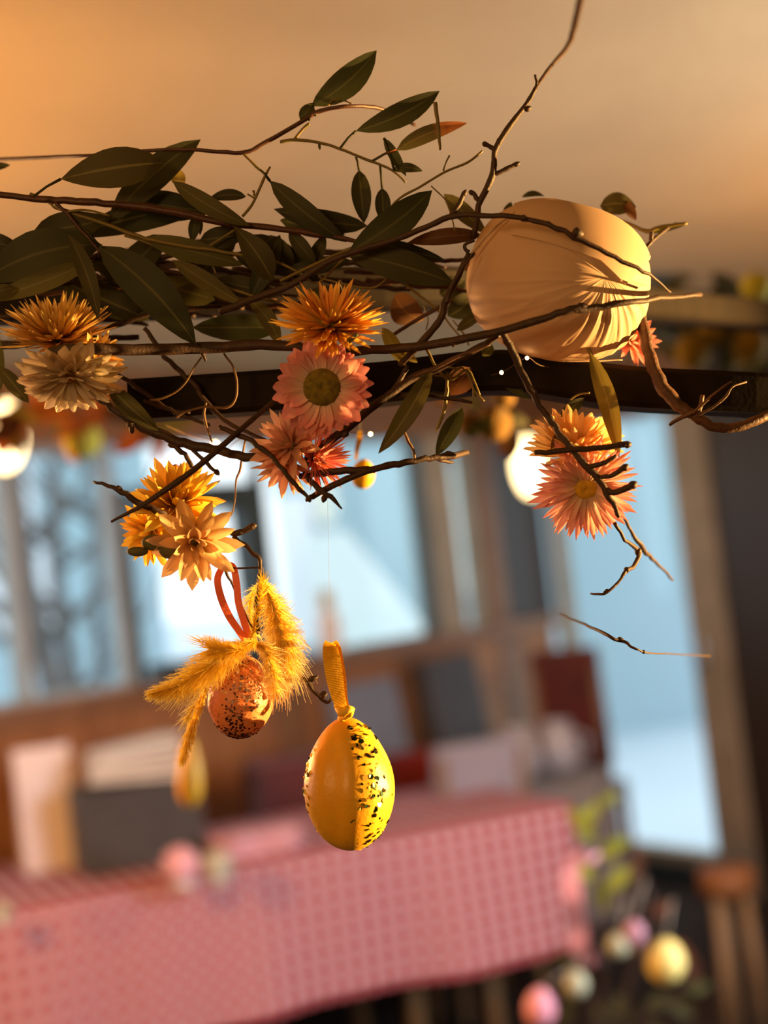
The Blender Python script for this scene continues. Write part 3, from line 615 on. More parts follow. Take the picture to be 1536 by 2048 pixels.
def flower(label, px, py, z, R, nrm, m, layers, width=0.26, curl=0.15, cup=0.5, disc=None, disc_r=0.25, rb=0.10, stem=None, group=None, seed=1, keep=None, calyx=True, blunt=False, disc_h=0.10):
    """layers: (count, elevation deg, length factor). R radius in px, nrm in camera axes (right, up, towards camera)"""
    rr = random.Random(seed); k = z / F; Rw = R * k
    N = (RT * nrm[0] + UP * nrm[1] - D * nrm[2]).normalized(); T1 = N.orthogonal().normalized(); T2 = N.cross(T1)
    C = P(px, py, z)
    root = thing('strawflower', label, 'flower', C, group)
    meshes = [petal_mesh('petal', M[m], width * f, curl * g, cup, 0.05 if blunt else 0.0, blunt=blunt) for f, g in ((1, 1), (0.85, 1.4), (1.15, 0.6))]
    mats = []
    for li, (cnt, el, lf) in enumerate(layers):
        for j in range(cnt):
            ph = 2 * math.pi * (j + 0.5 * (li % 2) + rr.uniform(-.28, .28)) / cnt
            e = math.radians(el + rr.uniform(-9, 9)); L = Rw * lf * rr.uniform(0.86, 1.1)
            rad = T1 * math.cos(ph) + T2 * math.sin(ph); tan = N.cross(rad)
            X = rad * math.cos(e) + N * math.sin(e); Z = N * math.cos(e) - rad * math.sin(e)
            if keep and not keep(X): continue
            tw = rr.uniform(-.25, .25); Y2 = tan * math.cos(tw) + Z * math.sin(tw); Z2 = X.cross(Y2)
            base = C + rad * (Rw * rb) + N * (Rw * 0.05 * li)
            mm = Matrix((( X.x * L, Y2.x * L, Z2.x * L, base.x), (X.y * L, Y2.y * L, Z2.y * L, base.y), (X.z * L, Y2.z * L, Z2.z * L, base.z), (0, 0, 0, 1)))
            o = bpy.data.objects.new('petal', rr.choice(meshes)); o.matrix_world = mm; COL.objects.link(o)
            o.parent = root; o.matrix_parent_inverse = Matrix.Translation(-C); o.matrix_basis = mm
    if disc:
        mb = MB()
        def fn(d):
            rag = 1 + 0.05 * noise.noise(Vector((d.x * 9, d.y * 9, d.z * 9 + seed)))
            dimple = 1 - 0.45 * math.exp(-((d.x ** 2 + d.y ** 2) / 0.05)) if d.z > 0 else 1
            return (T1 * d.x + T2 * d.y) * (Rw * disc_r * rag) + N * (Rw * disc_r * 0.42 * d.z * dimple)
        mb.ball(C + N * (Rw * disc_h), 1, 28, 18, fn); mb.build('disc', M[disc], root)
    if calyx:
        mb = MB(); mb.ball(C - N * (Rw * 0.10), 1, 10, 7, lambda d: (T1 * d.x + T2 * d.y) * (Rw * 0.26) + N * (Rw * 0.16 * d.z)); mb.build('calyx', M['calyx'], root)
    if stem:
        q = MB(); px_tube(q, [(px, py, 7, z + 0.006)] + [(a, b, 6, zz) for a, b, zz in stem], z); q.build('stem', M['stem_green'], root)
    return root

flower('golden strawflower seen from below its spread petals, above the cream one', 116, 682, .584, 108, (-0.05, .86, .36), 'p_gold', [(46, 2, .95), (46, 14, .95), (42, 28, .9), (32, 42, .72)], width=.125, curl=.18, stem=[(150, 712, .59), (170, 700, .595)], seed=3)
flower('cream white strawflower with toothed petals hanging face down at the left', 140, 744, .560, 98, (.02, -.88, .40), 'p_cream', [(28, -4, 1.0), (28, 6, .94), (24, 16, .80), (14, 28, .5)], width=.30, curl=.10, disc='disc_y', disc_r=.18, seed=4, blunt=True, disc_h=.12)
flower('golden petalled strawflower peeking out behind the cream white one', 188, 722, .570, 62, (.7, .1, .45), 'p_gold', [(16, 10, 1.0), (14, 35, .9)], width=.28, seed=5)
flower('orange strawflower tilted upward above the pink daisy faced one', 660, 656, .562, 104, (.02, .78, .58), 'p_orange', [(46, 0, 1.0), (44, 10, .97), (42, 22, .88), (32, 38, .66)], width=.13, curl=.14, disc='disc', disc_r=.26, stem=[(700, 685, .565)], seed=6)
flower('round pink strawflower with a green brown centre facing the camera', 645, 776, .558, 94, (-.04, .02, 1), 'p_pink', [(24, -3, .80), (24, 4, .76), (22, 11, .66)], width=.36, curl=.06, disc='disc', disc_r=.40, rb=.24, seed=7, blunt=True, disc_h=.16)
flower('pale coral strawflower with thin open petals under the pink daisy', 582, 892, .566, 84, (-.35, .30, .75), 'p_coral', [(13, 5, 1.0), (12, 30, .85), (8, 60, .6)], width=.24, curl=.15, seed=8)
flower('rose pink strawflower with fringed petals turned to the right', 628, 918, .569, 72, (.75, -.12, .45), 'p_rose', [(36, 20, 1.0), (34, 36, .95), (26, 52, .85)], width=.11, curl=.05, seed=9)
flower('coral strawflower hanging petals down at the tip of the dark twig', 575, 925, .572, 70, (-.25, -.70, .35), 'p_coral', [(14, 15, .95), (12, 40, .9)], width=.28, curl=.1, seed=10)
flower('bright yellow strawflower with broad petals crossed by two twigs', 352, 1010, .574, 92, (.15, .50, .62), 'p_yellow', [(18, 2, 1.0), (17, 22, .95), (14, 45, .75), (8, 66, .5)], width=.26, curl=.16, seed=11)
flower('yellow strawflower hanging lower left behind the peach one', 305, 1062, .578, 72, (-.55, -.22, .55), 'p_yellow', [(16, 0, 1.0), (15, 25, .9), (10, 50, .7)], width=.30, curl=.12, seed=12, stem=[(330, 1095, .575)])
flower('peach strawflower with large pointed petals above the salmon ribbon', 388, 1082, .564, 86, (.22, -.22, .85), 'p_peach', [(11, -4, 1.0), (10, 18, .92), (8, 42, .75), (6, 68, .5)], width=.36, curl=.16, seed=13)
flower('apricot strawflower facing up, uppermost of the sunlit pair at the right', 1150, 905, .578, 92, (-.05, .72, .42), 'p_apricot', [(28, 6, .95), (28, 24, .95), (24, 44, .85)], width=.24, curl=.15, seed=14, blunt=True)
flower('pink strawflower with a yellow centre, lower of the sunlit pair at the right', 1170, 972, .572, 98, (-.02, -.42, .78), 'p_pink', [(36, 0, 1.0), (34, 12, .93), (28, 26, .8)], width=.15, curl=.10, disc='disc_y', disc_r=.26, rb=.14, seed=15)
flower('rose strawflower mostly hidden behind the lower right side of the white egg', 1262, 682, .61, 56, (.35, .1, .6), 'p_rose', [(14, 5, 1.0), (12, 35, .9), (8, 60, .6)], width=.30, seed=16)
flower('tiny closed red strawflower bud above the apricot strawflower', 1163, 868, .59, 22, (.0, .9, .2), 'p_rose', [(8, 50, 1.0), (6, 72, 1.1)], width=.5, seed=17, stem=[(1160, 840, .59)])
q = MB(); px_tube(q, [(688, 690, 13, .556), (703, 678, 11, .552), (714, 668, 10, .550)], .555); tag(q.build('flower_stalk', M['calyx']), 'short cut greenish stalk lying in front of the orange strawflower', 'stalk')
r = thing('flower_bud', 'small closed yellow and pink flower bud behind the yellow strawflower', 'flower', P(345, 940, .58))
mb = MB(); mb.ball(P(335, 950, .582), 1, 12, 8, lambda d: UP * (d.z * 22 * .58 / F) + RT * (d.x * 11 * .58 / F * (1 - .5 * d.z)) + D * (d.y * .002)); mb.build('petals', M['p_yellow'], r)
mb = MB(); mb.ball(P(351, 945, .583), 1, 12, 8, lambda d: UP * (d.z * 17 * .58 / F) + RT * (d.x * 12 * .58 / F) + D * (d.y * .002)); mb.build('red_bract', M['p_rose'], r)
r = thing('calyx_cluster', 'dark green bud pair beneath the yellow and peach strawflowers', 'bud', P(320, 1095, .568))
for (x, y, a, b) in ((308, 1085, 26, 17), (338, 1098, 22, 20), (275, 1103, 22, 10)):
    mb = MB(); mb.ball(P(x, y, .562), 1, 10, 8, lambda d: RT * (d.x * a * .56 / F) + UP * (d.z * b * .56 / F) + D * (d.y * .0025)); mb.build('bud', M['calyx'], r)

# ------------------------------------------------------------------ white wrapped egg
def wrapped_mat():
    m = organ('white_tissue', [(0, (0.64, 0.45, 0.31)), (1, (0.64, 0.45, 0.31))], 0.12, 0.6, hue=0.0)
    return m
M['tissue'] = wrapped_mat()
EC = P(1116, 563, .588); ek = .588 / F
ea = math.radians(-12)
EX = RT * math.cos(ea) + UP * math.sin(ea); EY = UP * math.cos(ea) - RT * math.sin(ea)
def egg_pt(dx, dy, dz, off=1.0):
    """ellipsoid around the wrapped egg's centre; dx right-ish, dy up-ish, dz towards the camera"""
    sq = 1 + 0.05 * (dx * dx * dy * dy) * 4
    return EC + (EX * (dx * 182 * sq) + EY * (dy * 156 * sq) - D * (dz * 158)) * (ek * off)
Q = Vector((0.42, 0.02, 0.91)).normalized()           # where the folds gather
QT = Q.orthogonal().normalized(); QB = Q.cross(QT)
def fold_disp(d):
    th = math.acos(max(-1, min(1, d.dot(Q)))); ph = math.atan2(d.dot(QB), d.dot(QT))
    a = min(1, th / 0.5) * math.exp(-max(0, th - 0.55) * 0.85)
    n1 = noise.noise(Vector((math.cos(ph) * 2.2, math.sin(ph) * 2.2, th * 0.9)))
    r1 = 1 - abs(noise.noise(Vector((math.cos(ph) * 4.2 + 3, math.sin(ph) * 4.2, th * 0.7)))) * 2
    r2 = 1 - abs(noise.noise(Vector((math.cos(ph) * 9 - 5, math.sin(ph) * 9, th * 0.8)))) * 2
    rel = (d - Q * d.dot(Q)); wq = 0.22 + 0.78 * max(0.0, min(1.0, 0.35 - rel.y * 1.6 + rel.x * 0.3))
    a *= wq
    return a * (0.016 * n1 + 0.030 * max(r1, 0) ** 3 + 0.014 * max(r2, 0) ** 2) - 0.012 * math.exp(-(th / 0.2) ** 2)
wrapped = thing('wrapped_egg', 'large egg shape wrapped in creased white tissue paper with a sunlit right side', 'egg', EC)
mb = MB()
def eg(u, v):
    th = math.pi * min(max(v, .003), .997); ph = 2 * math.pi * u
    d = Q * math.cos(th) + (QT * math.cos(ph) + QB * math.sin(ph)) * math.sin(th)
    return egg_pt(d.x, d.y, d.z, 1 + fold_disp(d))
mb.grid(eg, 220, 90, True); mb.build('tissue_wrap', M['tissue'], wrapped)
# the smooth upper sheet that ends in a pointed corner
mb = MB()
def flap(u, v):
    x = -0.62 + 1.50 * u
    lo = 0.30 - 0.18 * u if u < .62 else (0.19 - (u - .62) * 0.95 if u < .83 else -0.01 + (u - .83) * 3.0)
    y = lo + (0.93 - lo) * v
    rr = math.sqrt(x * x + y * y); lim = 0.985
    if rr > lim: x, y = x * lim / rr, y * lim / rr
    z = math.sqrt(max(0.0, 1 - x * x - y * y))
    return egg_pt(x, y, z, 1.022 + 0.012 * (1 - v) + 0.006 * math.sin(u * 9))
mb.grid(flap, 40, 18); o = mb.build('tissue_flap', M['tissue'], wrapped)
for pts in ([(930, 540, 8, .575), (945, 505, 6, .57), (990, 455, 5, .567), (1030, 425, 4, .572)], [(1245, 720, 2, .585), (1180, 722, 4, .58), (1130, 722, 3, .578)]):
    q = MB(); px_tube(q, pts, .575); q.build('tissue_edge', M['tissue'], wrapped)

# ------------------------------------------------------------------ hanging ornament eggs
def egg_body(mb, px, py, z, rx, ry, tilt, fat=0.16, dents=0.0, groove=None):
    k = z / F; C = P(px, py, z); A = UP * math.cos(tilt) + RT * math.sin(tilt); B = RT * math.cos(tilt) - UP * math.sin(tilt)
    def fn(d):
        r = 1 - fat * d.z * (0.6 + 0.4 * abs(d.z)) if d.z > 0 else 1 - 0.03 * d.z
        n = 1 + dents * noise.noise(d * 2.3)
        if groove is not None:
            n *= 1 - .085 * math.exp(-(math.atan2(d.x - groove, -d.y + .001) / .20) ** 2) * min(1, 1.4 * (1 - d.z * d.z))
        return A * (d.z * ry * k) + (B * d.x + D * d.y) * (rx * k * r * n)
    mb.ball(C, 1, 48, 32, fn); return C, A, B, k, fn
M['egg_yellow'] = mat('yellow_satin_egg', (0.78, 0.50, 0.035), 0.38, bump=0.25, bscale=300, col2=(0.85, 0.42, 0.02), vscale=40, spec=0.5)
M['egg_orange'] = mat('orange_glitter_egg', (0.90, 0.27, 0.085), 0.42, bump=0.8, bscale=700, col2=(0.72, 0.27, 0.12), vscale=90, spec=0.6)
M['ribbon_y'] = mat('yellow_ribbon', (0.90, 0.52, 0.03), 0.55, bump=0.6, bscale=900)
M['ribbon_o'] = mat('salmon_ribbon', (0.86, 0.16, 0.07), 0.55, bump=0.3, bscale=900)
M['seq_green'] = mat('green_sequin', (0.03, 0.07, 0.035), 0.25, metal=0.9)
M['seq_gold'] = mat('gold_sequin', (1.0, 0.74, 0.14), 0.36, metal=0.65)
M['seq_dark'] = mat('dark_sequin', (0.035, 0.025, 0.015), 0.25, metal=0.8)
M['glit_plum'] = mat('plum_glitter', (0.12, 0.03, 0.05), 0.3, metal=0.7)
M['glit_pale'] = mat('pale_glitter', (0.95, 0.80, 0.72), 0.2, metal=0.9)
M['feather'] = organ('yellow_feather', [(0, (0.95, 0.66, 0.03)), (0.6, (0.96, 0.72, 0.08)), (1, (0.96, 0.82, 0.30))], 0.62, 0.8, axis='X', hue=0.02)
M['feather_pale'] = organ('yellow_white_feather', [(0, (0.95, 0.70, 0.05)), (0.45, (0.96, 0.78, 0.18)), (1, (0.95, 0.88, 0.62))], 0.62, 0.8, axis='X', hue=0.02)
M['thread'] = mat('thread', (0.5, 0.45, 0.35), 0.5)

def ribbon(parent, pts, z, m, thick=0.0005, tw=0.15, name='ribbon', ribs=False):
    """flat band: (px, py, width px[, z])"""
    sp = spline([(p[0], p[1], p[2], p[3] if len(p) > 3 else z) for p in pts], 24 if ribs else 8); mb = MB(); n = len(sp); vs = []; fs = []; uvs = []
    for i, (x, y, wd, zz) in enumerate(sp):
        a, b = sp[max(i - 1, 0)], sp[min(i + 1, n - 1)]; L = math.hypot(b[0] - a[0], b[1] - a[1]) or 1
        nx, ny = -(b[1] - a[1]) / L, (b[0] - a[0]) / L
        h = wd / 2 * (1 + (0.05 if ribs and i % 2 else 0)); dd = tw * h * zz / F; rb_ = (0.00025 if ribs and i % 2 else 0)
        for s_, t_ in ((-1, 0), (1, 0), (1, 1), (-1, 1)):
            vs.append(P(x + nx * h * s_, y + ny * h * s_, zz + dd * s_ + (t_ * thick) - (rb_ if not t_ else 0))); uvs.append((s_ * .5 + .5, i / n))
    for i in range(n - 1):
        for k in range(4):
            a = i * 4 + k; b = i * 4 + (k + 1) % 4; fs.append((a, b, b + 4, a + 4))
    fs += [(3, 2, 1, 0), tuple((n - 1) * 4 + k for k in range(4))]
    mb.add(vs, fs, uvs); return mb.build(name, m, parent, False)
def sequin_mesh(m, r):
    mb = MB(); mb.add([(r * math.cos(a), r * math.sin(a), 0) for a in [i * math.pi / 3 for i in range(6)]] + [(r * math.cos(a), r * math.sin(a), -0.00015) for a in [i * math.pi / 3 for i in range(6)]],
                      [tuple(range(6)), tuple(range(11, 5, -1))] + [(i, i + 6, (i + 1) % 6 + 6, (i + 1) % 6) for i in range(6)])
    return mb.mesh('sequin', m, False)

ye = thing('egg_ornament', 'yellow egg ornament with dark and gold sequins hanging on a ribbed yellow ribbon', 'egg ornament', P(690, 1420, .570))
mb = MB(); YC, YA, YB, yk, yfn = egg_body(mb, 698, 1567, .570, 91, 133, -0.05, 0.20, 0.02, -0.30); mb.build('egg', M['egg_yellow'], ye)
ribbon(ye, [(688, 1425, 20, .566), (678, 1398, 26, .565), (670, 1360, 33, .565), (664, 1320, 34, .566), (660, 1294, 28, .568), (662, 1286, 22, .571)], .566, M['ribbon_y'], ribs=True)
ribbon(ye, [(662, 1286, 22, .571), (668, 1300, 28, .574), (676, 1350, 30, .574), (683, 1395, 24, .573), (691, 1425, 18, .571)], .573, M['ribbon_y'], ribs=True)
mb = MB(); px_tube(mb, [(672, 1412, 14, .567), (685, 1424, 20, .564), (700, 1418, 17, .563), (700, 1430, 13, .565), (688, 1436, 12, .566), (680, 1440, 16, .568)], .566); mb.build('knot', M['ribbon_y'], ye)
q = MB(); q.tube([P(662, 1287, .5715), P(658, 1150, .573), P(655, 978, .566)], [0.00006] * 3, 4); q.build('thread', M['thread'], ye)
sq = {k_: [sequin_mesh(M[k_], yk * r_) for r_ in (4.6, 6.4, 3.2)] for k_ in ('seq_green', 'seq_gold', 'seq_dark')}
r5 = random.Random(5); cnt = 0
while cnt < 140:
    zz = r5.uniform(-.96, .92); ph = r5.uniform(-math.pi, 0)               # camera side half
    c_, s_ = math.cos(ph), math.sin(ph); rxy = math.sqrt(1 - zz * zz)
    d = Vector((rxy * c_, rxy * s_, zz))
    dens = math.exp(-((d.x - 0.52 + 0.12 * abs(d.z)) / 0.24) ** 2) + 0.5 * math.exp(-((d.x - 0.25) / 0.25) ** 2 - ((d.z - .72) / .2) ** 2) + 0.35 * math.exp(-((d.x + .93) / .12) ** 2)
    if r5.random() > dens: continue
    kind = r5.choices(('seq_green', 'seq_gold', 'seq_dark'), (4, 9, 2) if abs(d.z + .02) < .42 else (3, 2, 4))[0]
    p = YC + yfn(d) * 1.004; nn = (yfn(d)).normalized(); nn = (nn + Vector((r5.uniform(-.45, .45), r5.uniform(-.45, .45), r5.uniform(-.45, .45)))).normalized()
    o = bpy.data.objects.new('sequin', r5.choice(sq[kind])); COL.objects.link(o); o.parent = ye; o.matrix_parent_inverse = Matrix.Translation(-ye.location)
    o.matrix_basis = Matrix.Translation(p) @ nn.to_track_quat('Z', 'Y').to_matrix().to_4x4() @ Matrix.Rotation(r5.uniform(0, 3), 4, 'Z'); cnt += 1

oe = thing('egg_ornament', 'orange glitter egg ornament with yellow feathers hanging on a salmon ribbon', 'egg ornament', P(495, 1290, .575))
mb = MB(); OC, OA, OB, ok_, ofn = egg_body(mb, 481, 1392, .575, 66, 84, 0.02, 0.10, 0.05); mb.build('egg', M['egg_orange'], oe)
def glitter(parent, C, fn, n, size, m, region, seed, name='glitter'):
    g = random.Random(seed); mb = MB(); c = 0
    while c < n:
        d = Vector((g.gauss(0, 1), g.gauss(0, 1), g.gauss(0, 1))).normalized()
        if d.y > .3 or g.random() > region(d): continue
        p = C + fn(d) * 1.008; nn = (fn(d).normalized() + Vector((g.uniform(-.5, .5), g.uniform(-.5, .5), g.uniform(-.5, .5)))).normalized()
        t = nn.orthogonal().normalized(); b = nn.cross(t); s_ = size * g.uniform(.6, 1.3)
        mb.add([p + t * s_, p + b * s_, p - t * s_, p - b * s_], [(0, 1, 2, 3)]); c += 1
    o = mb.build(name, m, parent, False); o['kind'] = 'stuff'; return o
glitter(oe, OC, ofn, 420, ok_ * 2.6, M['glit_plum'], lambda d: math.exp(-((d.x + 0.05) / .30) ** 2) * (0.10 + max(0, -d.z + .1)) + 0.8 * max(0, -d.z - .5), 3)
glitter(oe, OC, ofn, 130, ok_ * 3.2, M['glit_pale'], lambda d: math.exp(-((d.x - .15) / .5) ** 2 - ((d.z - .25) / .5) ** 2), 4)
ribbon(oe, [(497, 1292, 12, .572), (478, 1262, 14, .571), (458, 1232, 15, .570), (442, 1195, 15, .569), (435, 1160, 14, .569), (443, 1138, 13, .570), (452, 1130, 12, .573)], .57, M['ribbon_o'])
ribbon(oe, [(452, 1130, 12, .573), (466, 1134, 13, .572), (473, 1165, 14, .571), (477, 1205, 14, .571), (487, 1240, 14, .571), (498, 1275, 15, .572), (500, 1298, 15, .574)], .572, M['ribbon_o'])
def feather(parent, pts, z, m, nb=220, ang=38, seed=1, fray=0.3, wbarb=1.8):
    """pts: (px, py, half width px[, z]) along the quill"""
    g = random.Random(seed); sp = spline([(p[0], p[1], p[2], p[3] if len(p) > 3 else z) for p in pts], 10); n = len(sp); mb = MB()
    mb.tube([P(x, y, zz) for x, y, _, zz in sp], [2.0 * (1 - .7 * i / n) * zz / F for i, (_, _, _, zz) in enumerate(sp)], 5)
    nb = int(nb * 1.8); wbarb *= .62
    for i in range(nb):
        for sd in (-1, 1):
            f = g.uniform(0, n - 1.01); a = int(f); fr = f - a
            x, y, wd, zz = [p + (q_ - p) * fr for p, q_ in zip(sp[a], sp[a + 1])]
            tx, ty = sp[a + 1][0] - sp[a][0], sp[a + 1][1] - sp[a][1]; L = math.hypot(tx, ty) or 1; tx, ty = tx / L, ty / L
            al = math.radians(ang + g.gauss(0, 20)) * sd; c_, s_ = math.cos(al), math.sin(al)
            dx, dy = tx * c_ - ty * s_, tx * s_ + ty * c_
            ln = wd * g.uniform(1 - fray, 1 + fray * .7) / max(.62, abs(s_)); cv = g.uniform(-.6, .7); pz = g.uniform(-.004, .004); vs = []; uvs = []; fs = []
            for k in range(5):
                t = k / 4; wv = wbarb * (1 - .75 * t)
                qx = x + dx * ln * t + tx * cv * ln * t * t; qy = y + dy * ln * t + ty * cv * ln * t * t + 4 * t * t
                vs += [P(qx - dy * wv / 2, qy + dx * wv / 2, zz + pz * t), P(qx + dy * wv / 2, qy - dx * wv / 2, zz + pz * t)]; uvs += [(t, 0), (t, 1)]
            for k in range(4): fs.append((k * 2, k * 2 + 1, k * 2 + 3, k * 2 + 2))
            mb.add(vs, fs, uvs)
    return mb.build('feather', m, parent)
feather(oe, [(500, 1290, 8, .570), (515, 1225, 14, .568), (526, 1160, 12, .568)], .569, M['feather'], 70, 30, 1, wbarb=3)
feather(oe, [(523, 1158, 10, .572), (542, 1200, 34, .570), (562, 1260, 42, .569), (570, 1310, 38, .570), (562, 1350, 26, .572)], .57, M['feather_pale'], 330, 40, 2, wbarb=3.4)
feather(oe, [(505, 1288, 10, .568), (530, 1300, 26, .566), (545, 1340, 26, .566), (552, 1385, 14, .568)], .567, M['feather_pale'], 130, 34, 3, wbarb=3)
feather(oe, [(515, 1282, 10, .562), (470, 1300, 30, .560), (420, 1335, 36, .560), (360, 1372, 24, .562), (300, 1388, 5, .565)], .561, M['feather'], 340, 36, 4, wbarb=3.4)
feather(oe, [(490, 1300, 16, .559), (455, 1300, 26, .558), (420, 1298, 30, .560)], .559, M['feather'], 160, 50, 5, wbarb=2.6)
feather(oe, [(412, 1375, 6, .563), (396, 1420, 11, .562), (380, 1465, 14, .562), (366, 1515, 8, .563)], .562, M['feather'], 180, 16, 6, fray=.15, wbarb=4)
feather(oe, [(425, 1360, 8, .570), (398, 1400, 18, .572), (375, 1435, 14, .574)], .572, M['feather_pale'], 60, 26, 7, wbarb=2)
feather(oe, [(522, 1165, 10, .580), (505, 1190, 22, .582), (500, 1230, 22, .582), (512, 1270, 10, .580)], .581, M['feather_pale'], 60, 30, 8, wbarb=2)

se = thing('egg_ornament', 'small dull gold egg ornament hanging behind the forked twig below the black bar', 'egg ornament', P(718, 925, .68))
mb = MB(); egg_body(mb, 726, 948, .70, 24, 30, 0.1); mb.build('egg', M['egg_yellow'], se)
ribbon(se, [(712, 920, 6, .695), (714, 900, 9, .69), (719, 880, 11, .685), (720, 862, 9, .68)], .69, M['ribbon_y'])
q = MB(); q.tube([P(720, 862, .68), P(720, 800, .64), P(722, 772, .625)], [0.0001] * 3, 4); q.build('thread', M['thread'], se)
# far tip of a feather out of focus below the orange egg: another yellow ornament further back
fe = thing('egg_ornament', 'blurred long yellow teardrop ornament hanging in front of the grey box', 'egg ornament', P(382, 1540, 1.9))
mb = MB(); k2 = 1.9 / F; mb.ball(P(380, 1545, 1.9), 1, 16, 14, lambda d: UP * (d.z * 70 * k2) + (RT * d.x + D * d.y) * (24 * k2 * (1 - .35 * d.z))); mb.build('egg', M['egg_yellow'], fe)
a_ = P(380, 1478, 1.9); q = MB(); q.tube([a_, Vector((a_.x, a_.y, 1.9)), Vector((a_.x, a_.y, CEIL))], [0.0002] * 3, 4); q.build('thread', M['thread'], fe)

# ------------------------------------------------------------------ fairy lights
M['bulb'] = mat('fairy_bulb', (1, .8, .5), 0.2, emis=(1.0, 0.62, 0.25), estr=14)
fl = thing('fairy_lights', 'string of tiny warm fairy lights wound through the twigs along the black bar', 'fairy lights', P(700, 800, .60))
wire = [(330, 850, 1.6, .64), (380, 872, 1.6, .66), (430, 888, 1.6, .72), (431, 926, 1.6, .72), (480, 880, 1.6, .66), (600, 840, 1.6, .63), (740, 868, 1.6, .63), (850, 800, 1.6, .63), (940, 760, 1.6, .62), (1003, 745, 1.6, .588), (1054, 716, 1.6, .580), (1100, 735, 1.6, .60), (1300, 745, 1.6, .62)]
q = MB(); px_tube(q, wire, .62, sides=4, wob=.1); q.build('wire', M['tendril'], fl)
for x, y, z, r_ in ((430, 889, .72, 8), (431, 926, .72, 9), (1003, 745, .588, 4), (1054, 716, .580, 4), (741, 868, .63, 4), (489, 1008, .70, 0), (1300, 700, .60, 0)):
    if r_:
        mb = MB(); mb.ball(P(x, y, z), r_ * z / F, 10, 8); mb.build('bulb', M['bulb'], fl)

# ------------------------------------------------------------------ background decorations, 1 to 2 m away
M['ball'] = mat('yellow_ball_flower', (0.26, 0.17, 0.012), 0.9, bump=1.0, bscale=160, col2=(0.19, 0.14, 0.012), vscale=60)
M['ball_tan'] = mat('tan_ball_flower', (0.22, 0.12, 0.025), 0.9, bump=1.0, bscale=160, col2=(0.17, 0.10, 0.02), vscale=60)
M['ball_lime'] = mat('lime_ball_flower', (0.70, 0.68, 0.08), 0.9, bump=1.0, bscale=160, col2=(0.6, 0.6, 0.08), vscale=60)
def ball_flower(label, px, py, z, r, m, stem, group=None):
    root = thing('ball_flower', label, 'flower', P(px, py, z), group); k = z / F
    mb = MB(); mb.ball(P(px, py, z), 1, 18, 12, lambda d: d * (r * k * (1 + .05 * noise.noise(d * 9)))); mb.build('flower_head', M[m], root)
    q = MB(); px_tube(q, [(px, py, 5, z)] + [(a, b, 5, z) for a, b in stem], z); q.build('stem', M['stem_green'], root)
def bough(label, pts, z, n, seed, lm, size, spread, sm='bark'):
    g = random.Random(seed); root = thing('garland_bough', label, 'garland', P(pts[0][0], pts[0][1], z))
    q = MB(); px_tube(q, pts, z); q.build('stem', M[sm], root)
    sp = spline([(p[0], p[1]) for p in pts], 8)
    for i in range(n):
        x, y = g.choice(sp); an = g.uniform(0, 6.28); L = size * g.uniform(.6, 1.2)
        x += g.uniform(-.3, .3) * size; y += g.uniform(-1, 1) * spread
        leaf(root, (x, y), (x + math.cos(an) * L, y + math.sin(an) * L * .8), L * g.uniform(.35, .5), z=z + g.uniform(-.06, .06), dz=g.uniform(-.03, .03), m=g.choice(lm))
    return root
bough('blurred leafy green garland bough at the right edge behind the hoop', [(1270, 610, 30), (1350, 640, 30), (1450, 660, 26), (1560, 640, 26)], 1.5, 80, 21, ['leaf', 'leaf', 'leaf_olive', 'leaf'], 84, 60, 'iron')
for i, (x, y, r_, lab) in enumerate(((1385, 705, 36, 'dull yellow ball flower low in the right garland, nearest the iron bar'), (1427, 658, 34, 'dull yellow ball flower in the middle of the right garland'), (1500, 690, 38, 'dull yellow ball flower at the right end of the right garland'), (1512, 575, 32, 'pale yellow ball flower topmost at the right edge'))):
    ball_flower(lab, x, y, 1.42, r_, 'ball_lime' if i == 3 else 'ball', [(x - 20, 650 if i != 3 else 620), (x - 40, 640)], 'ball flowers in the right garland')
bough('blurred orange brown dried garland bough at the left edge under the hoop', [(-60, 840, 26), (80, 835, 26), (200, 830, 24), (330, 850, 18)], 1.7, 46, 22, ['leaf_orange', 'leaf_yellow', 'leaf_orange', 'leaf_brown'], 85, 26, 'bark_tan')
ball_flower('lime yellow ball flower hanging below the orange brown garland', 165, 880, 1.7, 38, 'ball_lime', [(165, 850), (160, 830)])
bough('blurred tan twig spray behind the long olive leaf under the bar', [(870, 770, 14), (940, 810, 14), (1010, 850, 12), (1080, 850, 10)], 1.05, 16, 23, ['leaf_brown', 'leaf'], 60, 20)
ball_flower('larger tan ball flower behind the hanging olive leaves', 988, 848, 1.02, 36, 'ball_tan', [(970, 815), (950, 812)])
ball_flower('smaller tan ball flower left of the larger tan one', 940, 850, 1.03, 26, 'ball_tan', [(935, 830), (930, 808)])
ball_flower('orange tan ball flower above the two other tan ones', 1008, 795, 1.0, 22, 'ball_tan', [(1005, 820), (1000, 842)])

# lamps that glow in the background
M['lamp_glow'] = mat('lamp_glass_lit', (1, .9, .7), 0.3, emis=(1.0, 0.72, 0.32), estr=6)
M['brass'] = mat('brass', (0.5, 0.33, 0.12), 0.35, metal=1.0)
def pendant(label, px, py, y, rx, rz):
    c = G(px, py, y=y); root = thing('pendant_lamp', label, 'lamp', c)
    mb = MB(); mb.ball(c, 1, 18, 14, lambda d: Vector((d.x * rx, d.y * rx, d.z * rz))); mb.build('glass_shade', M['lamp_glow'], root)
    mb = MB(); mb.lathe(c + Vector((0, 0, rz * .9)), [(0.001, .06), (.02, .06), (.028, .0), (.03, -.01)], 14); mb.build('cap', M['brass'], root)
    q = MB(); q.tube([c + Vector((0, 0, rz + .04)), Vector((c.x, c.y, CEIL))], [.003] * 2, 6); q.build('cord', M['iron'], root)
    return root
pendant('glowing oval pendant lamp in front of the dark corner panel', 1058, 932, 6.2, .062, .125)
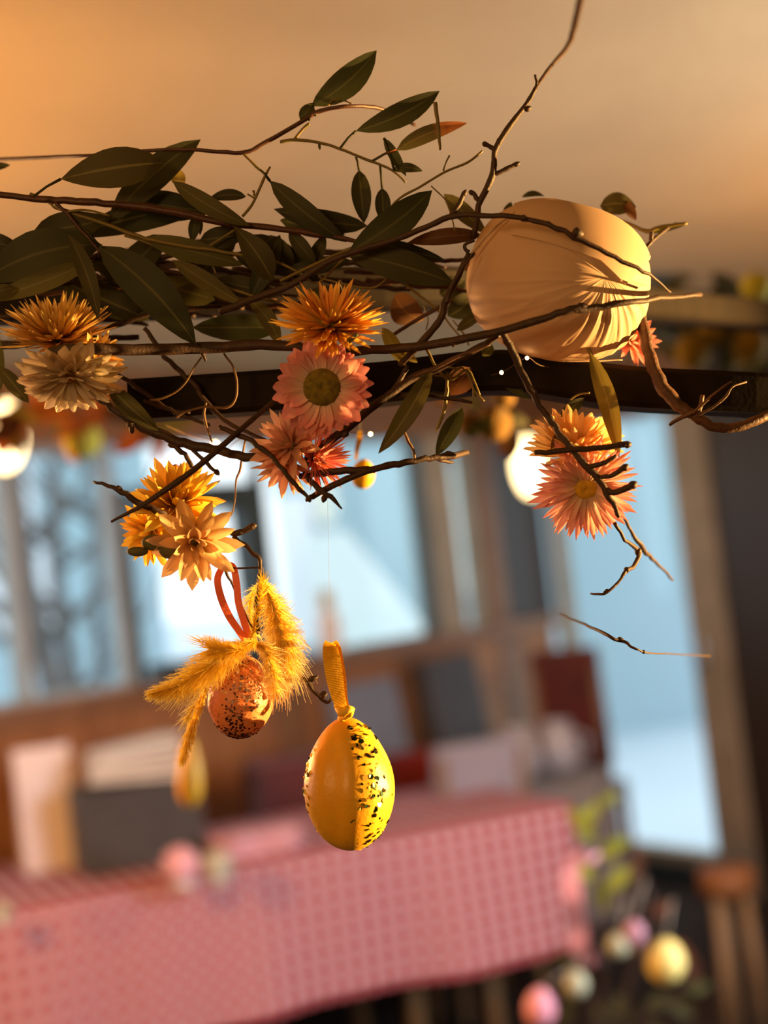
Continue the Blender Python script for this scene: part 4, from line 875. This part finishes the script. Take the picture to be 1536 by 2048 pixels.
pendant('glowing round pendant lamp cut by the left picture edge', 4, 868, 3.4, .050, .085)

# ------------------------------------------------------------------ neighbouring houses and trees seen through the glass
house('pale blue rendered house seen through the middle window', 560, 960, 13.5, 7, 5, M['facade'], M['roof_w'], 1.5, [(600, 1140, .32, 1.35, M['pane_pale']), (680, 1120, .3, 1.5, M['facade']), (905, 1060, .3, 1.2, M['facade_white'])])
house('pale blue house filling the view through the glazed door', 1020, 1480, 15, 7.5, 5, M['facade'], M['roof_w'], 1.6, [(1190, 900, .5, .8, M['facade_white'])])
# white shed with a sloping roof in front of the blue house
c0 = G(640, 1330, y=11.5); c1 = G(880, 1330, y=11.5)
sh = thing('white_shed', 'low white shed with a snowy sloping roof outside the middle window', 'shed', ((c0.x + c1.x) / 2, 12.2, -.4))
q = MB(); a0 = G(690, 1060, y=11.5); a1 = G(900, 1290, y=11.5); zb = -.4
q.add([(c0.x, 11.5, zb), (c1.x, 11.5, zb), (c1.x, 11.5, a1.z), (a0.x, 11.5, a0.z), (c0.x, 11.5, a0.z), (c0.x, 13, zb), (c1.x, 13, zb), (c1.x, 13, a1.z), (a0.x, 13, a0.z), (c0.x, 13, a0.z)],
      [(0, 1, 2, 3, 4), (5, 9, 8, 7, 6), (0, 5, 6, 1), (1, 6, 7, 2), (2, 7, 8, 3), (3, 8, 9, 4), (4, 9, 5, 0)]); q.build('wall', M['facade_white'], sh, False)
house('grey blue house behind the bare trees at the left', -330, 180, 17, 5.2, 5, M['facade'], M['roof_w'], 1.2, [(10, 1000, .7, 1.3, M['pane_pale']), (30, 1180, .8, .9, M['pane_pale'])])
g3_ = random.Random(9)
for i, (px, y, r_, lab) in enumerate(((95, 9.5, .10, 'thick bare grey tree outside the left window, leftmost of three'), (160, 10.5, .07, 'slimmer bare tree outside the left window, middle of three'), (225, 11.5, .05, 'thin bare tree outside the left window, nearest the dark sash'))):
    b = G(px, 1400, y=y); root = thing('bare_tree', lab, 'tree', (b.x, y, -.4))
    q = MB(); q.tube([Vector((b.x + .08 * math.sin(k * 1.3 + i), y, -.4 + k * .7)) for k in range(8)], [r_ * (1 - .08 * k) for k in range(8)], 8); q.build('trunk', M['trunk'], root)
    for k in range(9):
        h = g3_.uniform(.9, 3.2); an = g3_.choice((-1, 1)); L = g3_.uniform(.4, 1.0)
        q = MB(); p0 = Vector((b.x, y, h)); q.tube([p0, p0 + Vector((an * L * .5, .1, L * .35)), p0 + Vector((an * L * .8, .1, L * .9))], [r_ * .45, r_ * .3, r_ * .1], 6); q.build('branch', M['trunk'], root)

# ------------------------------------------------------------------ the table with the checked cloth
def gingham(name, sz):
    m = bpy.data.materials.new(name); m.use_nodes = True; nt = m.node_tree; N = nt.nodes.new; L = nt.links.new; b = nt.nodes['Principled BSDF']
    uv = N('ShaderNodeUVMap'); sp = N('ShaderNodeSeparateXYZ'); L(uv.outputs[0], sp.inputs[0]); outs = []
    for ax in 'XY':
        a = N('ShaderNodeMath'); a.operation = 'MULTIPLY'; a.inputs[1].default_value = 1 / sz; L(sp.outputs[ax], a.inputs[0])
        f = N('ShaderNodeMath'); f.operation = 'FRACT'; L(a.outputs[0], f.inputs[0]); g = N('ShaderNodeMath'); g.operation = 'GREATER_THAN'; g.inputs[1].default_value = .42; L(f.outputs[0], g.inputs[0]); outs.append(g)
    ad = N('ShaderNodeMath'); ad.operation = 'ADD'; L(outs[0].outputs[0], ad.inputs[0]); L(outs[1].outputs[0], ad.inputs[1])
    hf = N('ShaderNodeMath'); hf.operation = 'MULTIPLY'; hf.inputs[1].default_value = .5; L(ad.outputs[0], hf.inputs[0])
    r = N('ShaderNodeValToRGB'); e = r.color_ramp.elements; e[0].color = (.76, .70, .78, 1); e[1].color = (.42, .012, .03, 1); e.new(.5).color = (.66, .15, .18, 1); r.color_ramp.interpolation = 'CONSTANT'
    e[1].position = .45; e[2].position = .9
    e[1].color = (.50, .20, .235, 1); e[2].color = (.27, .018, .032, 1)
    L(hf.outputs[0], r.inputs[0]); L(r.outputs[0], b.inputs['Base Color']); b.inputs['Roughness'].default_value = .8; b.inputs['Specular IOR Level'].default_value = .1
    return m
M['check'] = gingham('red_check_cloth', 0.050)
TL = Vector((-1.117, 3.92, 0)); TR = Vector((.447, 4.59, 0)); TD = (TR - TL).normalized(); TN = Vector((-TD.y, TD.x, 0))
T0 = TL - TD * .9; TLEN = (TR - T0).length; TDEP = .74; TH = .75
tb = thing('dining_table', 'wooden table on tan legs under the red checked cloth', 'table', T0 + TD * TLEN / 2 + TN * TDEP / 2)
MT = Matrix(((TD.x, TN.x, 0), (TD.y, TN.y, 0), (0, 0, 1)))
M['tanwood'] = mat('tan_wood', (.27, .17, .08), .55, bump=.2, bscale=40, col2=(.21, .13, .06), vscale=8)
q = MB(); q.box(T0 + TD * TLEN / 2 + TN * TDEP / 2 + Vector((0, 0, TH - .02)), (TLEN, TDEP, .04), MT); q.build('tabletop', M['tanwood'], tb, False)
for a in (.12, TLEN * .5, TLEN - .50, TLEN - .24):
    for b in (.16, TDEP - .10):
        q = MB(); p = T0 + TD * a + TN * b; q.tube([Vector((p.x, p.y, 0)), Vector((p.x, p.y, TH - .045))], [.026, .030], 8); q.build('leg', M['tanwood'], tb)
# cloth: top plus front, right and back drop with soft folds
cl = MB()
def cloth_profile(v):
    """v 0..1: back hem -> top -> front hem; returns (n offset, height, running length)"""
    drop = .42; tot = TDEP + .02 + 2 * drop; l = v * tot
    if l < drop: return TDEP + .012, TH + .008 - (drop - l), l
    if l < drop + TDEP + .02: return TDEP + .012 - (l - drop) , TH + .008, l
    return -.012, TH + .008 - (l - drop - TDEP - .02), l
NV = 80; NU = 150
vs = []; uvs = []; fs = []
for j in range(NV + 1):
    n_, h_, l_ = cloth_profile(j / NV)
    for i in range(NU + 1):
        a = TLEN * i / NU; dr = max(0, TH - h_)
        wv = .022 * dr / .42 * (math.sin(a * 9.0) + .7 * math.sin(a * 5.3 + 1.3) + .4 * math.sin(a * 21))
        if n_ > .1: wv = -wv
        p = T0 + TD * (a + .012) + TN * (n_ - wv - (.03 * dr if n_ < .1 else -.03 * dr)) + Vector((0, 0, h_ + .006 * math.sin(a * 5) * dr / .42))
        vs.append(p); uvs.append((a, l_))
for j in range(NV):
    for i in range(NU):
        a = j * (NU + 1) + i; fs.append((a, a + 1, a + NU + 2, a + NU + 1))
cl.add(vs, fs, uvs)
# right end drop
vs = []; uvs = []; fs = []
for j in range(13):
    dr = .42 * j / 12
    for i in range(31):
        b = TDEP * i / 30 + .0; wv = .020 * dr / .42 * math.sin(b * 14)
        vs.append(T0 + TD * (TLEN + .014 + wv + .03 * dr) + TN * b + Vector((0, 0, TH + .008 - dr))); uvs.append((b, dr))
for j in range(12):
    for i in range(30):
        a = j * 31 + i; fs.append((a, a + 1, a + 32, a + 31))
cl.add(vs, fs, uvs)
tag(cl.build('tablecloth', M['check']), 'red and white checked tablecloth hanging over the front of the table', 'tablecloth')

def on_table(px, py): return G(px, py, h=TH + .014)
M['paper'] = mat('white_paper', (.82, .76, .80), .7, col2=(.78, .72, .76), vscale=10)
M['grey_box'] = mat('grey_felt', (.06, .06, .062), .85, bump=.3, bscale=150, col2=(.048, .048, .05), vscale=20)
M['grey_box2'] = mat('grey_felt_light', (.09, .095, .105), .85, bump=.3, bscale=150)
M['napkin'] = mat('white_napkin', (.72, .70, .66), .8, col2=(.66, .64, .60), vscale=12)
M['napkin_pink'] = mat('pink_napkin', (.72, .42, .50), .8, col2=(.66, .36, .45), vscale=12)
# tall white folded menu card
p = G(105, 1735, h=TH + .014)
mc = thing('menu_card', 'tall white folded card standing at the left end of the table', 'menu card', p)
for sgn, nm in ((-1, 'front_leaf'), (1, 'back_leaf')):
    q = MB(); rm = MT @ Matrix.Rotation(sgn * .13, 3, 'X'); q.box(p + TN * (sgn * .028) + Vector((0, 0, .178)), (.165, .004, .36), rm); q.build(nm, M['paper'], mc, False)
q = MB(); q.box(p + Vector((0, 0, .354)), (.165, .012, .006), MT); q.build('fold', M['paper'], mc, False)
# grey box with white napkins
p = G(282, 1722, h=TH + .014)
gb = thing('table_box', 'grey felt box of white napkins on the checked cloth beside the tall card', 'box', p)
bw, bd, bh = .34, .20, .235
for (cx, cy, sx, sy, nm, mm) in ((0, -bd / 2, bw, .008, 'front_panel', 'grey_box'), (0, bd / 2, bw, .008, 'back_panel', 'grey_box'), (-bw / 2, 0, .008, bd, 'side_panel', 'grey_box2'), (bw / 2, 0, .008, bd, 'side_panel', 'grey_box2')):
    q = MB(); q.box(p + MT @ Vector((cx, cy, bh / 2)), (sx, sy, bh), MT); q.build(nm, M[mm], gb, False)
q = MB(); q.box(p + Vector((0, 0, .006)), (bw, bd, .008), MT); q.build('bottom', M['grey_box'], gb, False)
for i in range(5):
    q = MB(); rm = MT @ Matrix.Rotation(.06 - .03 * i, 3, 'Y') @ Matrix.Rotation(.1 * i - .2, 3, 'Z'); q.box(p + MT @ Vector((.005 * i, .01 * i - .02, bh + .016 + .021 * i)), (.255, .13, .015), rm)
    tag(q.build('napkin', M['napkin'], smooth=False), 'white napkin in the loose stack on the grey box', 'napkin', 'white napkins on the grey box')
# pink and pale flowers on the cloth
M['carn_pink'] = mat('pink_carnation', (.85, .42, .52), .8, bump=1, bscale=60, col2=(.80, .50, .58), vscale=30)
M['carn_pale'] = mat('pale_green_flower', (.55, .55, .46), .8, bump=1, bscale=60, col2=(.45, .48, .38), vscale=30)
def posy(label, px, py, r, m):
    b = G(px, py, h=TH + .014); root = thing('table_flower', label, 'flower', b); g = random.Random(int(px))
    mb = MB(); mb.ball(b + Vector((0, 0, r)), 1, 20, 14, lambda d: d * (r * (.82 + .2 * noise.noise(d * 5)))); mb.build('flower_head', M[m], root)
    mb = MB(); mb.lathe(b, [(.001, .0), (r * .5, .0), (r * .55, r * .2), (r * .35, r * .55)], 12); mb.build('cup', M['napkin'], root)
posy('pink ruffled flower on the checked cloth right of the grey box', 368, 1775, .058, 'carn_pink')
posy('pale green white flower beside the pink ruffled one', 440, 1768, .048, 'carn_pale')
posy('pale flower at the left picture edge on the cloth', 6, 1850, .03, 'carn_pale')
for i, (px, py, sc) in enumerate(((490, 1712, 1.0), (560, 1700, .9))):
    b = G(px, py, h=TH + .014)
    for k in range(3):
        q = MB(); rm = MT @ Matrix.Rotation(.3 * k - .2 + i, 3, 'Z'); q.box(b + Vector((0, 0, .012 + .022 * k)), (.15 * sc, .12 * sc, .018), rm)
        tag(q.build('folded_napkin', M['napkin_pink'], smooth=False), 'folded pink napkin in the ' + ('left' if i == 0 else 'right') + ' pile behind the yellow egg', 'napkin', 'pink napkins ' + ('left' if i == 0 else 'right') + ' pile')

# ------------------------------------------------------------------ chairs
def chair(label, base, ang, seat_m, back_m, frame_m, sw=.46, sh=.46, bh=.42, arm=False):
    root = thing('cafe_chair', label, 'chair', base); R3 = Matrix.Rotation(ang, 3, 'Z')
    def at(x, y, z): return Vector(base) + R3 @ Vector((x, y, z))
    def bx(nm, c, s_, m, tilt=0):
        q = MB(); q.box(at(*c), s_, R3 @ Matrix.Rotation(tilt, 3, 'X')); o = q.build(nm, m, root, False)
        bv = o.modifiers.new('bevel', 'BEVEL'); bv.width = min(s_) * .3; bv.segments = 2; return o
    bx('seat', (0, 0, sh), (sw, sw, .08), seat_m); bx('backrest', (0, sw / 2 - .03, sh + .12 + bh / 2), (sw * .96, .07, bh), back_m, -.12)
    for x in (-1, 1):
        for y in (-1, 1):
            q = MB(); q.tube([at(x * sw * .44, y * sw * .44, 0), at(x * sw * .42, y * sw * .42, sh - .03)], [.014, .019], 8); q.build('leg', frame_m, root)
        q = MB(); q.tube([at(x * sw * .42, sw * .42, sh - .03), at(x * sw * .42, sw / 2 + .02, sh + .16 + bh * .8)], [.018, .014], 8); q.build('back_post', frame_m, root)
    return root
M['red'] = mat('dark_red_fabric', (.20, .010, .008), .8, col2=(.15, .008, .007), vscale=12)
M['maroon'] = mat('maroon_leather', (.10, .012, .008), .5, col2=(.07, .01, .008), vscale=12)
M['bluegrey'] = mat('blue_grey_fabric', (.22, .24, .30), .85, col2=(.18, .20, .25), vscale=10)
M['charcoal'] = mat('charcoal_fabric', (.07, .07, .075), .85, col2=(.055, .055, .06), vscale=10)
M['white_fabric'] = mat('white_fabric', (.33, .33, .40), .85, col2=(.29, .29, .36), vscale=10)
def floor_at(px, y, py=1500): c = G(px, py, y=y); return Vector((c.x, c.y, 0))
fa = math.atan2(TD.y, TD.x)
chair('dark maroon upholstered chair behind the table left of the yellow egg', floor_at(565, 5.35), fa + 3.14, M['maroon'], M['maroon'], M['darkwood'], .46, .46, .36)
chair('bright red chair half hidden behind the yellow egg', floor_at(795, 5.60), fa + 3.14, M['red'], M['red'], M['darkwood'], .30, .46, .28)
chair('blue grey upholstered chair against the wooden wall', floor_at(815, 5.97), fa + .5, M['bluegrey'], M['bluegrey'], M['walnut'], .44, .5, .46)
chair('charcoal chair at the right of the blue grey one', floor_at(985, 6.35), fa + .5, M['charcoal'], M['charcoal'], M['walnut'], .40, .5, .50)
chair('dark red brown chair standing in front of the glazed door', floor_at(1165, 6.25), fa + 2.4, M['maroon'], M['maroon'], M['walnut'], .30, .5, .50)
chair('white covered chair at the far side of the table', floor_at(915, 5.2), fa + 3.14, M['white_fabric'], M['white_fabric'], M['tanwood'], .34, .44, .36)
# side table with a grey cloth and white crockery
sb = floor_at(1070, 5.55); st = thing('side_table', 'small round table under a pale grey cloth behind the checked table', 'table', sb)
M['grey_cloth'] = mat('grey_cloth', (.24, .23, .24), .85, col2=(.20, .195, .20), vscale=8)
mb = MB(); mb.lathe(sb, [(.001, .70), (.25, .70), (.27, .69), (.28, .60), (.29, .40), (.30, .22)], 28); mb.build('cloth', M['grey_cloth'], st)
mb = MB(); mb.lathe(sb, [(.001, 0), (.18, .0), (.18, .02), (.03, .04), (.025, .69)], 18); mb.build('pedestal', M['darkwood'], st)
M['china'] = mat('white_china', (.40, .39, .42), .3, coat=.2)
for i, (dx, dy) in enumerate(((-.06, -.02), (.09, .03))):
    b = sb + Vector((dx, dy, .701)); o = thing('teapot', ('left' if i == 0 else 'right') + ' white china jug on the pale grey side table', 'jug', b)
    mb = MB(); mb.lathe(b, [(.001, 0), (.045, 0), (.07, .03), (.08, .08), (.06, .14), (.05, .17), (.056, .19)], 20); mb.build('body', M['china'], o)
    q = MB(); q.tube([b + Vector((.06, 0, .15)), b + Vector((.11, 0, .12)), b + Vector((.10, 0, .06)), b + Vector((.07, 0, .045))], [.008] * 4, 8); q.build('handle', M['china'], o)

# added stand-in on the sill for the egg ribbon's blurred upper part
sx_, sz_ = wall_s(662, 1292); b = WA + WD * sx_ + WN * .0 + Vector((0, 0, SILL))
bo = thing('bottle', 'slim white stand-in with a mustard top for the blurred upper ribbon of the yellow egg', 'bottle', b)
M['ribbon_blur'] = mat('white_ribbon_blur', (.86, .82, .80), .3); M['mustard'] = mat('mustard_ribbon_end', (.55, .33, .03), .45)
mb = MB(); mb.lathe(b, [(.001, 0), (.047, 0), (.05, .01), (.05, .12), (.045, .15), (.025, .175), (.024, .19)], 20); mb.build('body', M['ribbon_blur'], bo)
mb = MB(); mb.lathe(b, [(.026, .185), (.027, .19), (.027, .245), (.022, .25), (.001, .25)], 16); mb.build('cap', M['mustard'], bo)

# ------------------------------------------------------------------ right side: stool, and the decorated branches in a tall vase
b = floor_at(1452, 4.6, 1760); so = thing('wooden_stool', 'orange brown wooden stool by the glazed door', 'stool', b)
M['orangewood'] = mat('orange_wood', (.24, .09, .02), .6, col2=(.18, .07, .018), vscale=9)
hs = G(1452, 1755, y=4.6).z
mb = MB(); mb.lathe(b, [(.001, hs + .03), (.075, hs + .03), (.085, hs + .02), (.085, hs - .04), (.07, hs - .05), (.001, hs - .05)], 24); mb.build('seat', M['orangewood'], so)
for x, y in ((-.05, -.04), (.055, -.03), (0, .06)):
    q = MB(); q.tube([b + Vector((x * 1.05, y * 1.05, 0)), b + Vector((x * .8, y, hs - .045))], [.014, .018], 8); q.build('leg', M['tanwood'], so)

vb = G(1215, 2120, y=2.45); vb = Vector((vb.x, vb.y, 0))
va = thing('floor_vase', 'tall grey stoneware floor vase holding the decorated branches', 'vase', vb)
M['stoneware'] = mat('stoneware', (.25, .23, .21), .5, bump=.2, bscale=60)
mb = MB(); mb.lathe(vb, [(.001, 0), (.11, 0), (.13, .1), (.14, .3), (.10, .5), (.06, .58), (.065, .62), (.055, .62), (.05, .55), (.001, .5)], 28); mb.build('body', M['stoneware'], va)
def vase_branch(label, pts, leaves, seed, lm, z=2.42):
    g = random.Random(seed); root = thing('spring_branch', label, 'branch', P(*pts[0][:2], z))
    q = MB(); px_tube(q, pts, z, sides=6); q.build('stem', M['bark'], root)
    for (x, y, L, an) in leaves:
        leaf(root, (x, y), (x + math.cos(an) * L, y + math.sin(an) * L), L * .55, z=z + g.uniform(-.03, .03), m=lm, pet=(x + g.uniform(-6, 6), y + 12))
    return root
M['leaf_lime'] = organ('lime_leaf', [(0, (.36, .40, .04)), (1, (.42, .44, .06))], .4, .6, hue=.06, rib=(.4, .42, .1))
vase_branch('tallest spring branch in the vase with lime green leaves', [(1212, 2130, 12), (1205, 1950, 11), (1200, 1800, 9), (1192, 1680, 7), (1195, 1590, 5)], [(1180, 1650, 50, -1.4), (1200, 1610, 44, -.6), (1190, 1680, 56, -2.4), (1205, 1720, 60, -.9), (1185, 1760, 58, -2.2), (1215, 1780, 64, -.8), (1210, 1820, 64, -1.8), (1175, 1640, 46, -2.7), (1215, 1690, 46, -.2)], 31, 'leaf_lime')
vase_branch('right leaning spring branch in the vase with brown buds', [(1225, 2130, 11), (1260, 1960, 10), (1310, 1850, 8), (1290, 1760, 6), (1270, 1700, 5)], [(1280, 1760, 40, -2), (1300, 1830, 50, -.5), (1350, 1880, 56, 1.0), (1270, 1740, 44, -1.2), (1370, 1900, 70, 1.2), (1255, 1900, 50, -.4)], 32, 'leaf_brown')
vase_branch('left spring branch in the vase with olive leaves', [(1205, 2130, 11), (1180, 2000, 10), (1160, 1920, 8), (1168, 1850, 6)], [(1165, 1960, 60, 2.2), (1180, 2010, 60, .6), (1150, 1930, 48, -2.6), (1200, 2030, 60, -.4), (1150, 2020, 60, 2.8)], 33, 'leaf_olive')
vase_branch('low spreading spring branch in the vase with yellow green leaves', [(1230, 2130, 10), (1290, 2030, 8), (1350, 1990, 6), (1385, 1960, 5)], [(1290, 2020, 60, -.5), (1340, 2000, 60, .6), (1370, 1980, 54, -.2), (1260, 2040, 60, -2), (1300, 2050, 60, .8)], 34, 'leaf_olive')
def deco_egg(label, px, py, rx, ry, m, z=2.36, hang=None):
    root = thing('easter_egg', label, 'egg', P(px, py, z)); mb = MB(); egg_body(mb, px, py, z, rx, ry, .05, .15); mb.build('egg', m, root)
    q = MB(); px_tube(q, [(px, py - ry + 2, 2.5, z), ((px + hang[0]) / 2, (py - ry + hang[1]) / 2, 2.5, z), (hang[0], hang[1], 2.5, z + .05)], z, wob=0); q.build('thread', M['thread'], root)
M['egg_cream'] = mat('cream_yellow_egg', (.85, .72, .22), .5, col2=(.80, .62, .16), vscale=20)
M['egg_pink'] = mat('pink_egg', (.82, .36, .42), .5, col2=(.78, .30, .38), vscale=20)
M['egg_mauve'] = mat('mauve_egg', (.45, .22, .28), .5)
M['egg_pale'] = mat('pale_green_egg', (.42, .44, .28), .5)
deco_egg('pale yellow egg hanging on the right branches of the vase', 1331, 1922, 38, 44, M['egg_cream'], hang=(1345, 1800))
deco_egg('pink egg hanging low at the left of the vase branches', 1080, 2016, 31, 40, M['egg_pink'], hang=(1160, 1925))
deco_egg('small mauve egg hanging among the middle branches', 1268, 1866, 22, 26, M['egg_mauve'], hang=(1290, 1760))
deco_egg('grey green egg hanging at the lower left of the vase branches', 1152, 1968, 24, 27, M['egg_pale'], hang=(1170, 1900))
deco_egg('small pale green egg hanging under the mauve one', 1236, 1890, 22, 24, M['egg_pale'], hang=(1255, 1800))
r = thing('ribbon_tie', 'long pink ribbon hanging down the left of the vase branches', 'ribbon', P(1150, 1740, 2.38))
M['ribbon_p'] = mat('pink_ribbon', (.72, .33, .34), .6, col2=(.66, .26, .28), vscale=20)
ribbon(r, [(1165, 1700, 10, 2.38), (1142, 1740, 34, 2.38), (1146, 1800, 40, 2.36), (1152, 1860, 44, 2.38), (1162, 1900, 36, 2.38), (1190, 1925, 26, 2.40)], 2.38, M['ribbon_p'], thick=.002, name='band')
ribbon(r, [(1165, 1700, 10, 2.38), (1180, 1720, 14, 2.39), (1198, 1705, 10, 2.40)], 2.39, M['ribbon_p'], thick=.002, name='knot')
